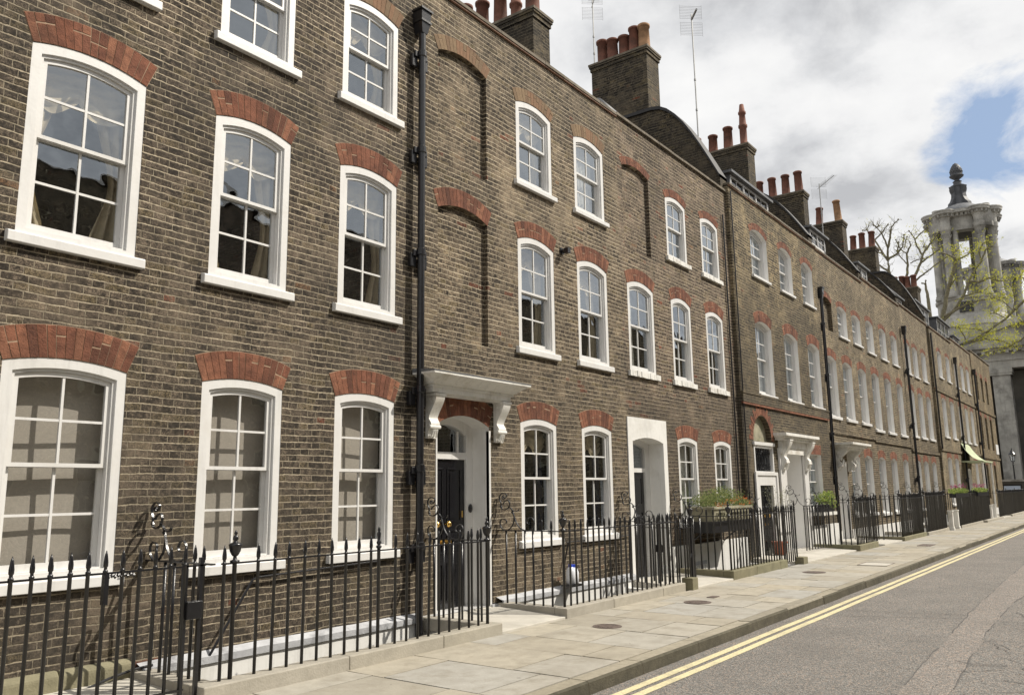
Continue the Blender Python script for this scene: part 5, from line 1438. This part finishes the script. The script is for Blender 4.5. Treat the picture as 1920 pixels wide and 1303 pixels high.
cb = MB(); 
for y, z, w in ((3.8, 2.8, 1.2), (3.8, 7.6, 1.2)):
    cb.box(84.45, 84.62, y - w/2, y + w/2, z, z + 2.6)
    cb.box(84.3, 84.6, y - w/2 - .35, y + w/2 + .35, z + 2.9, z + 3.1)
cb.obj('niche_window', M['iron'], ch)
cb = MB()
for y, z, w in ((3.8, 2.8, 1.2), (3.8, 7.6, 1.2)): ring(cb, [(y-w/2-.2, z-.2), (y+w/2+.2, z-.2), (y+w/2+.2, z+2.8), (y-w/2-.2, z+2.8)], [(y-w/2, z), (y+w/2, z), (y+w/2, z+2.6), (y-w/2, z+2.6)], 0, .3)
for i in range(len(cb.v)): a, b, c = cb.v[i]; cb.v[i] = (84.3 + b*.6, a, c)
cb.obj('architrave', M['church'], ch)
bw = thing('boundary_wall', 'low dark stone wall with coping below the church', 'wall')
mb = MB(); mb.box(74.2, 74.7, -25, 1.1, -.2, 1.95); mb.box(74.65, 82, .9, 1.15, -.2, 1.9); mb.obj('wall', M['church_dark'], bw)
mb = MB(); mb.box(74.1, 74.8, -25, 1.2, 1.95, 2.12); mb.obj('coping', M['church'], bw)
nb = thing('notice_board', 'dark framed notice board with pale blue sheet on the church wall', 'notice board')
mb = MB(); mb.box(74.0, 74.08, -.35, 1.0, 1.1, 1.75); mb.obj('frame', M['iron'], nb)
mb = MB(); mb.box(73.985, 73.999, -.22, .87, 1.2, 1.62); mb.obj('notice', M['sign_blue'], nb)
# street lamp
lp = thing('street_lamp', 'black iron lantern street lamp standing before the church', 'street lamp', None, (76.0, .28, 0))
mb = MB(); mb.lathe([(.16,-.12),(.16,.3),(.10,.4),(.09,1.2),(.06,1.3),(.05,3.2),(.08,3.25),(.05,3.3),(.04,3.55)], n=12); mb.tube([(-.25,0,3.25),(.25,0,3.25)], .015, 5); mb.obj('post', M['iron'], lp)
mb = MB(); mb.lathe([(.13,3.55),(.24,4.05)], n=6, cap=False); mb.obj('pane', M['glass'], lp)
mb = MB()
for k in range(6): a = k*PI/3; mb.tube([(.13*math.cos(a),.13*math.sin(a),3.55),(.24*math.cos(a),.24*math.sin(a),4.05)], .014, 4)
mb.lathe([(.27,4.05),(.27,4.09),(.12,4.28),(.13,4.33),(.05,4.4),(.05,4.46),(.01,4.6)], n=12); mb.lathe([(.14,3.5),(.14,3.56)], n=12); mb.obj('lantern', M['iron'], lp)

# ================================================================== TREES
TG = 'pollarded plane trees behind the far houses'
def tree(label, x, polys, root, r0, leaves, lsize, seed, spread=1.3, twigs=True, name='plane_tree'):
    """polys: limbs as (y, z) runs; the limb gets its own depth along x"""
    rg_ = random.Random(seed); t = thing(name, label, 'tree', TG); mb = MB(); ends = []
    zmin = min(p[1] for L in polys for p in L); ymean = polys[0][0][0]
    base = Vector((x, root, -.1)); first = Vector((x, polys[0][0][0], polys[0][0][1]))
    mb.tube([base, base.lerp(first, .5) + Vector((.15, -.1, 0)), first], r0*1.5, 10, r1=r0)
    pos = {}
    for i, L in enumerate(polys):
        key = L[0]; xs = pos.get(key, x if i == 0 else x + rg_.uniform(-.3, .3)); dx = 0 if i == 0 else rg_.uniform(-spread, spread)
        pts = []; 
        for k, (y, z) in enumerate(L):
            xx = xs + dx * k / max(1, len(L)-1); pts.append(Vector((xx, y, z))); pos[(y, z)] = xx
        sm = []
        for k in range(len(pts)-1):
            for q in range(4): 
                c = pts[k].lerp(pts[k+1], q/4); c += Vector((0, rg_.uniform(-.03, .03), rg_.uniform(-.03, .03))) if q else Vector(); sm.append(c)
        sm.append(pts[-1])
        ra = r0 if i == 0 else r0 * (.62 if len(L) > 3 else .42)
        mb.tube(sm, ra, 7, r1=max(.035, ra*.35))
        mb.lathe([(.01,-.08),(.09,0),(.01,.08)], cx=sm[-1].x, cy=sm[-1].y, cz=sm[-1].z, n=6)
        ends += sm[len(sm)//3:]
        if twigs:
            for _ in range(10):
                p = rg_.choice(sm[len(sm)//3:]); d = Vector((rg_.uniform(-1,1), rg_.uniform(-1,1), rg_.uniform(-.3,1))).normalized()
                q = p + d*rg_.uniform(.25,.6); q2 = q + Vector((rg_.uniform(-.3,.3), rg_.uniform(-.3,.3), rg_.uniform(.1,.4))); mb.tube([p, q, q2], .018, 4, r1=.007); ends.append(q2)
    mb.obj('trunk', M['bark'], t)
    lf = MB()
    for _ in range(leaves):
        p = rg_.choice(ends); c = p + Vector((rg_.gauss(0,.35), rg_.gauss(0,.35), rg_.gauss(0,.30)))
        leaf_cloud(lf, 4, c, (.14,.14,.10), lsize, rg_)
    lf.obj('crown', M['leaf_spring'], t)
    return t
T1 = [[(6.74, 18.11), (6.83, 18.99), (6.84, 19.95)], [(6.84, 19.95), (6.67, 20.89), (6.92, 22.02), (7.19, 22.51)], [(6.67, 20.89), (6.34, 21.61), (6.1, 22.34), (5.46, 22.73)], [(6.84, 19.95), (7.21, 20.71), (7.73, 21.89), (8.27, 22.89), (8.63, 22.96)], [(7.73, 21.89), (7.06, 22.44), (6.57, 22.97)], [(6.83, 20.05), (6.1, 20.4), (5.63, 20.88), (5.45, 21.86)], [(6.83, 18.99), (7.24, 19.35), (7.56, 19.7), (7.79, 20.13)], [(6.34, 21.61), (6.52, 22.52)], [(6.95, 20.17), (7.54, 20.97)], [(8.27, 22.89), (8.39, 23.16)], [(7.19, 22.51), (7.35, 22.69)], [(7.19, 22.51), (7.08, 22.74)], [(6.1, 20.4), (5.93, 21.33)], [(7.54, 20.97), (8.24, 21.2)]]
T2 = [[(5.81, 18.25), (5.57, 19.56), (5.57, 20.52), (5.21, 21.14), (5.27, 21.44)], [(5.57, 20.52), (6.0, 21.0), (6.12, 21.61)], [(5.57, 19.56), (5.98, 20.22), (6.08, 20.62)], [(5.42, 19.72), (4.89, 19.91), (4.38, 19.91)], [(5.74, 20.95), (5.59, 22.19)]]
T3 = [[(5.1, 17.36), (4.95, 18.09), (4.34, 19.21), (4.11, 19.92), (3.36, 20.81), (2.81, 21.46)], [(4.2, 19.84), (4.54, 20.67), (4.58, 21.15), (4.94, 21.9)], [(4.58, 21.15), (4.02, 21.8), (3.66, 22.11)], [(4.34, 19.21), (3.73, 19.57), (3.03, 20.0), (2.75, 20.32)], [(4.11, 19.92), (3.81, 20.43), (4.2, 20.79)], [(4.99, 17.62), (4.2, 18.05), (3.51, 18.4), (2.31, 19.02)]]
SN = [[(3.94, 15.78), (3.98, 16.61), (4.01, 17.17), (4.25, 17.3)], [(4.01, 17.17), (3.84, 17.28)]]
T5 = [[(4.14, 15.49), (3.98, 16.26), (3.45, 18.16), (2.85, 19.86), (2.62, 20.42), (2.85, 20.76), (3.68, 21.27)], [(2.62, 20.42), (1.72, 20.85), (1.62, 21.03)], [(4.05, 15.47), (3.01, 16.41), (2.42, 17.21), (1.88, 18.4), (1.38, 19.2), (0.82, 19.79), (0.79, 20.87), (0.5, 21.31), (-0.1, 21.48)], [(0.82, 19.79), (0.38, 20.79), (-0.13, 20.98)], [(2.42, 17.21), (1.55, 17.46), (0.77, 17.73)], [(1.88, 18.4), (1.14, 18.27), (0.44, 18.55), (-0.22, 18.63)], [(3.94, 15.75), (2.85, 16.29), (2.06, 16.56), (1.21, 16.72), (-0.59, 16.64)], [(2.85, 19.86), (2.81, 21.16), (2.69, 21.54)], [(0.44, 18.55), (-0.18, 18.25), (-0.75, 18.25)], [(3.45, 18.16), (2.77, 18.94)]]
T6 = [[(-3.4, 12.5), (-2.62, 16.14), (-1.28, 14.98), (-0.69, 14.42), (0.4, 13.75), (2.08, 12.85), (2.34, 13.54), (2.6, 14.22)], [(2.08, 12.85), (0.86, 13.07), (-0.14, 12.86), (-1.0, 12.3)], [(0.4, 13.75), (0.74, 13.52), (1.56, 13.99), (2.92, 14.27)], [(-1.28, 14.98), (-0.6, 15.9), (0.14, 16.29)], [(-1.28, 14.98), (-1.53, 15.94), (-1.33, 16.89)], [(-2.62, 16.14), (-2.15, 17.49), (-1.74, 17.92)], [(-0.69, 14.42), (-0.05, 15.06), (0.41, 15.22)], [(-2.33, 13.48), (-1.5, 12.69), (-0.22, 12.12), (0.96, 12.08)], [(-2.47, 14.8), (-1.78, 13.91), (-1.31, 13.79)]]
tree('bare pollarded tree at the left, fork of knuckled limbs behind the fifth stack', 70.5, T1, 6.6, .16, 30, .10, 1)
tree('small slender bare tree between the two larger pollards', 71.5, T2, 5.9, .11, 30, .10, 2)
tree('leaning bare tree reaching right toward the tower columns', 70, T3, 5.3, .13, 130, .14, 3)
tree('short knuckled tree stump sticking up left of the tower', 69, SN, 3.9, .13, 0, .1, 4, twigs=False)
tree('big double stemmed tree with yellow green buds in front of the tower', 76, T5, 4.3, .20, 560, .15, 5)
tree('right hand tree whose leafy yellow green boughs cross below the tower', 73, T6, -4.0, .11, 950, .15, 6)

# ================================================================== SKY, SUN, CAMERA
sun_dir = Vector((.95, -1.0, 1.40)).normalized()
elev = math.asin(sun_dir.z); azim = math.atan2(sun_dir.x, sun_dir.y)      # from +Y towards +X
sd = bpy.data.lights.new('sun', 'SUN'); sd.energy = 5.0; sd.angle = math.radians(.5); sd.color = (1, .93, .82)
so = bpy.data.objects.new('sun', sd); COL.objects.link(so); so.rotation_euler = sun_dir.to_track_quat('Z', 'Y').to_euler()
W = bpy.data.worlds.new('World'); scene.world = W; W.use_nodes = True
nt = W.node_tree; nt.nodes.clear(); out = nt.nodes.new('ShaderNodeOutputWorld'); bg = nt.nodes.new('ShaderNodeBackground')
sky = nt.nodes.new('ShaderNodeTexSky'); sky.sky_type = 'NISHITA'; sky.sun_disc = False; sky.sun_elevation = elev; sky.sun_rotation = azim
sky.air_density = 1.0; sky.dust_density = 1.0
tcn_ = nt.nodes.new('ShaderNodeTexCoord'); sp_ = nt.nodes.new('ShaderNodeSeparateXYZ'); nt.links.new(tcn_.outputs['Generated'], sp_.inputs[0])
def wm(op, a, b=0.0, clamp=False):
    n = nt.nodes.new('ShaderNodeMath'); n.operation = op; n.use_clamp = clamp
    for i, v in enumerate((a, b)):
        if isinstance(v, (int, float)): n.inputs[i].default_value = v
        else: nt.links.new(v, n.inputs[i])
    return n.outputs[0]
zz = wm('ADD', wm('MAXIMUM', sp_.outputs[2], 0.0), .28)
cv = nt.nodes.new('ShaderNodeCombineXYZ'); nt.links.new(wm('DIVIDE', sp_.outputs[0], zz), cv.inputs[0]); nt.links.new(wm('DIVIDE', sp_.outputs[1], zz), cv.inputs[1])
def wn(scale, det, ro, off=0.0, dist=0.0):
    n = nt.nodes.new('ShaderNodeTexNoise'); mp = nt.nodes.new('ShaderNodeMapping'); mp.inputs['Location'].default_value = (off, off*.7, off*.3)
    nt.links.new(cv.outputs[0], mp.inputs[0]); nt.links.new(mp.outputs[0], n.inputs['Vector'])
    n.inputs['Scale'].default_value = scale; n.inputs['Detail'].default_value = det; n.inputs['Roughness'].default_value = ro; n.inputs['Distortion'].default_value = dist
    return n.outputs['Fac']
def wramp(f, stops):
    n = nt.nodes.new('ShaderNodeValToRGB'); cr = n.color_ramp
    while len(cr.elements) < len(stops): cr.elements.new(.5)
    for e, (p, c) in zip(cr.elements, stops): e.position = p; e.color = (c, c, c, 1) if isinstance(c, (int, float)) else (*c, 1)
    nt.links.new(f, n.inputs[0]); return n.outputs[0]
def wmix(f, a, b):
    n = nt.nodes.new('ShaderNodeMix'); n.data_type = 'RGBA'
    for s, v in ((n.inputs[0], f), (n.inputs[6], a), (n.inputs[7], b)):
        if hasattr(v, 'is_linked') or isinstance(v, bpy.types.NodeSocket): nt.links.new(v, s)
        else: s.default_value = v if isinstance(v, (int, float)) else (*v, 1)
    return n.outputs[2]
body = wn(2.6, 9, .56, 5.3, .15); fine = wn(5.0, 9, .62, 8.0, .3)
# a window of clear sky low in the east
dp = nt.nodes.new('ShaderNodeVectorMath'); dp.operation = 'DOT_PRODUCT'; nt.links.new(tcn_.outputs['Generated'], dp.inputs[0]); dp.inputs[1].default_value = Vector((.936, .066, .352)).normalized()
near = wramp(dp.outputs['Value'], [(.9962, 0.0), (.9997, 1.0)])
holes = wm('SUBTRACT', near, wm('MULTIPLY', wm('SUBTRACT', fine, .5), 3.2))
clear = wramp(holes, [(.22, 0.0), (.95, 1.0)])
clear = wm('MULTIPLY', clear, wramp(near, [(.02, 0.0), (.30, 1.0)]), clamp=True)
cloud = wramp(body, [(.33, (6.3, 6.4, 6.65)), (.41, (8.3, 8.4, 8.6)), (.48, (10.4, 10.4, 10.45)), (.57, (11.5, 11.45, 11.35))])
cm = wmix(wramp(fine, [(.42, 0.0), (.66, .6)]), cloud, (11.2, 11.2, 11.15))
blue = wmix(.6, sky.outputs[0], (5.4, 7.1, 10.0))
nt.links.new(wmix(clear, cm, blue), bg.inputs[0]); bg.inputs[1].default_value = .079
nt.links.new(bg.outputs[0], out.inputs[0])

cam = bpy.data.cameras.new('camera'); co = bpy.data.objects.new('camera', cam); COL.objects.link(co)
cam.sensor_width = 36; cam.lens = 36 * 1533.25 / 1920; cam.clip_end = 3000; cam.clip_start = .05
rt_ = Vector((0.60139936, -0.79883322, -0.01357582)); up_ = Vector((-0.13148033, -0.11571646, 0.98454183)); fw_ = Vector((0.78805567, 0.59031788, 0.17462266))
m = Matrix((( rt_.x, up_.x, -fw_.x, 0), (rt_.y, up_.y, -fw_.y, -7.3), (rt_.z, up_.z, -fw_.z, 1.63), (0, 0, 0, 1)))
co.matrix_world = m
scene.camera = co
scene.view_settings.view_transform = 'Standard'; scene.view_settings.look = 'None'; scene.view_settings.exposure = 0.10; scene.view_settings.gamma = 1.0
scene.cycles.max_bounces = 6; scene.cycles.transparent_max_bounces = 12; scene.cycles.caustics_reflective = False
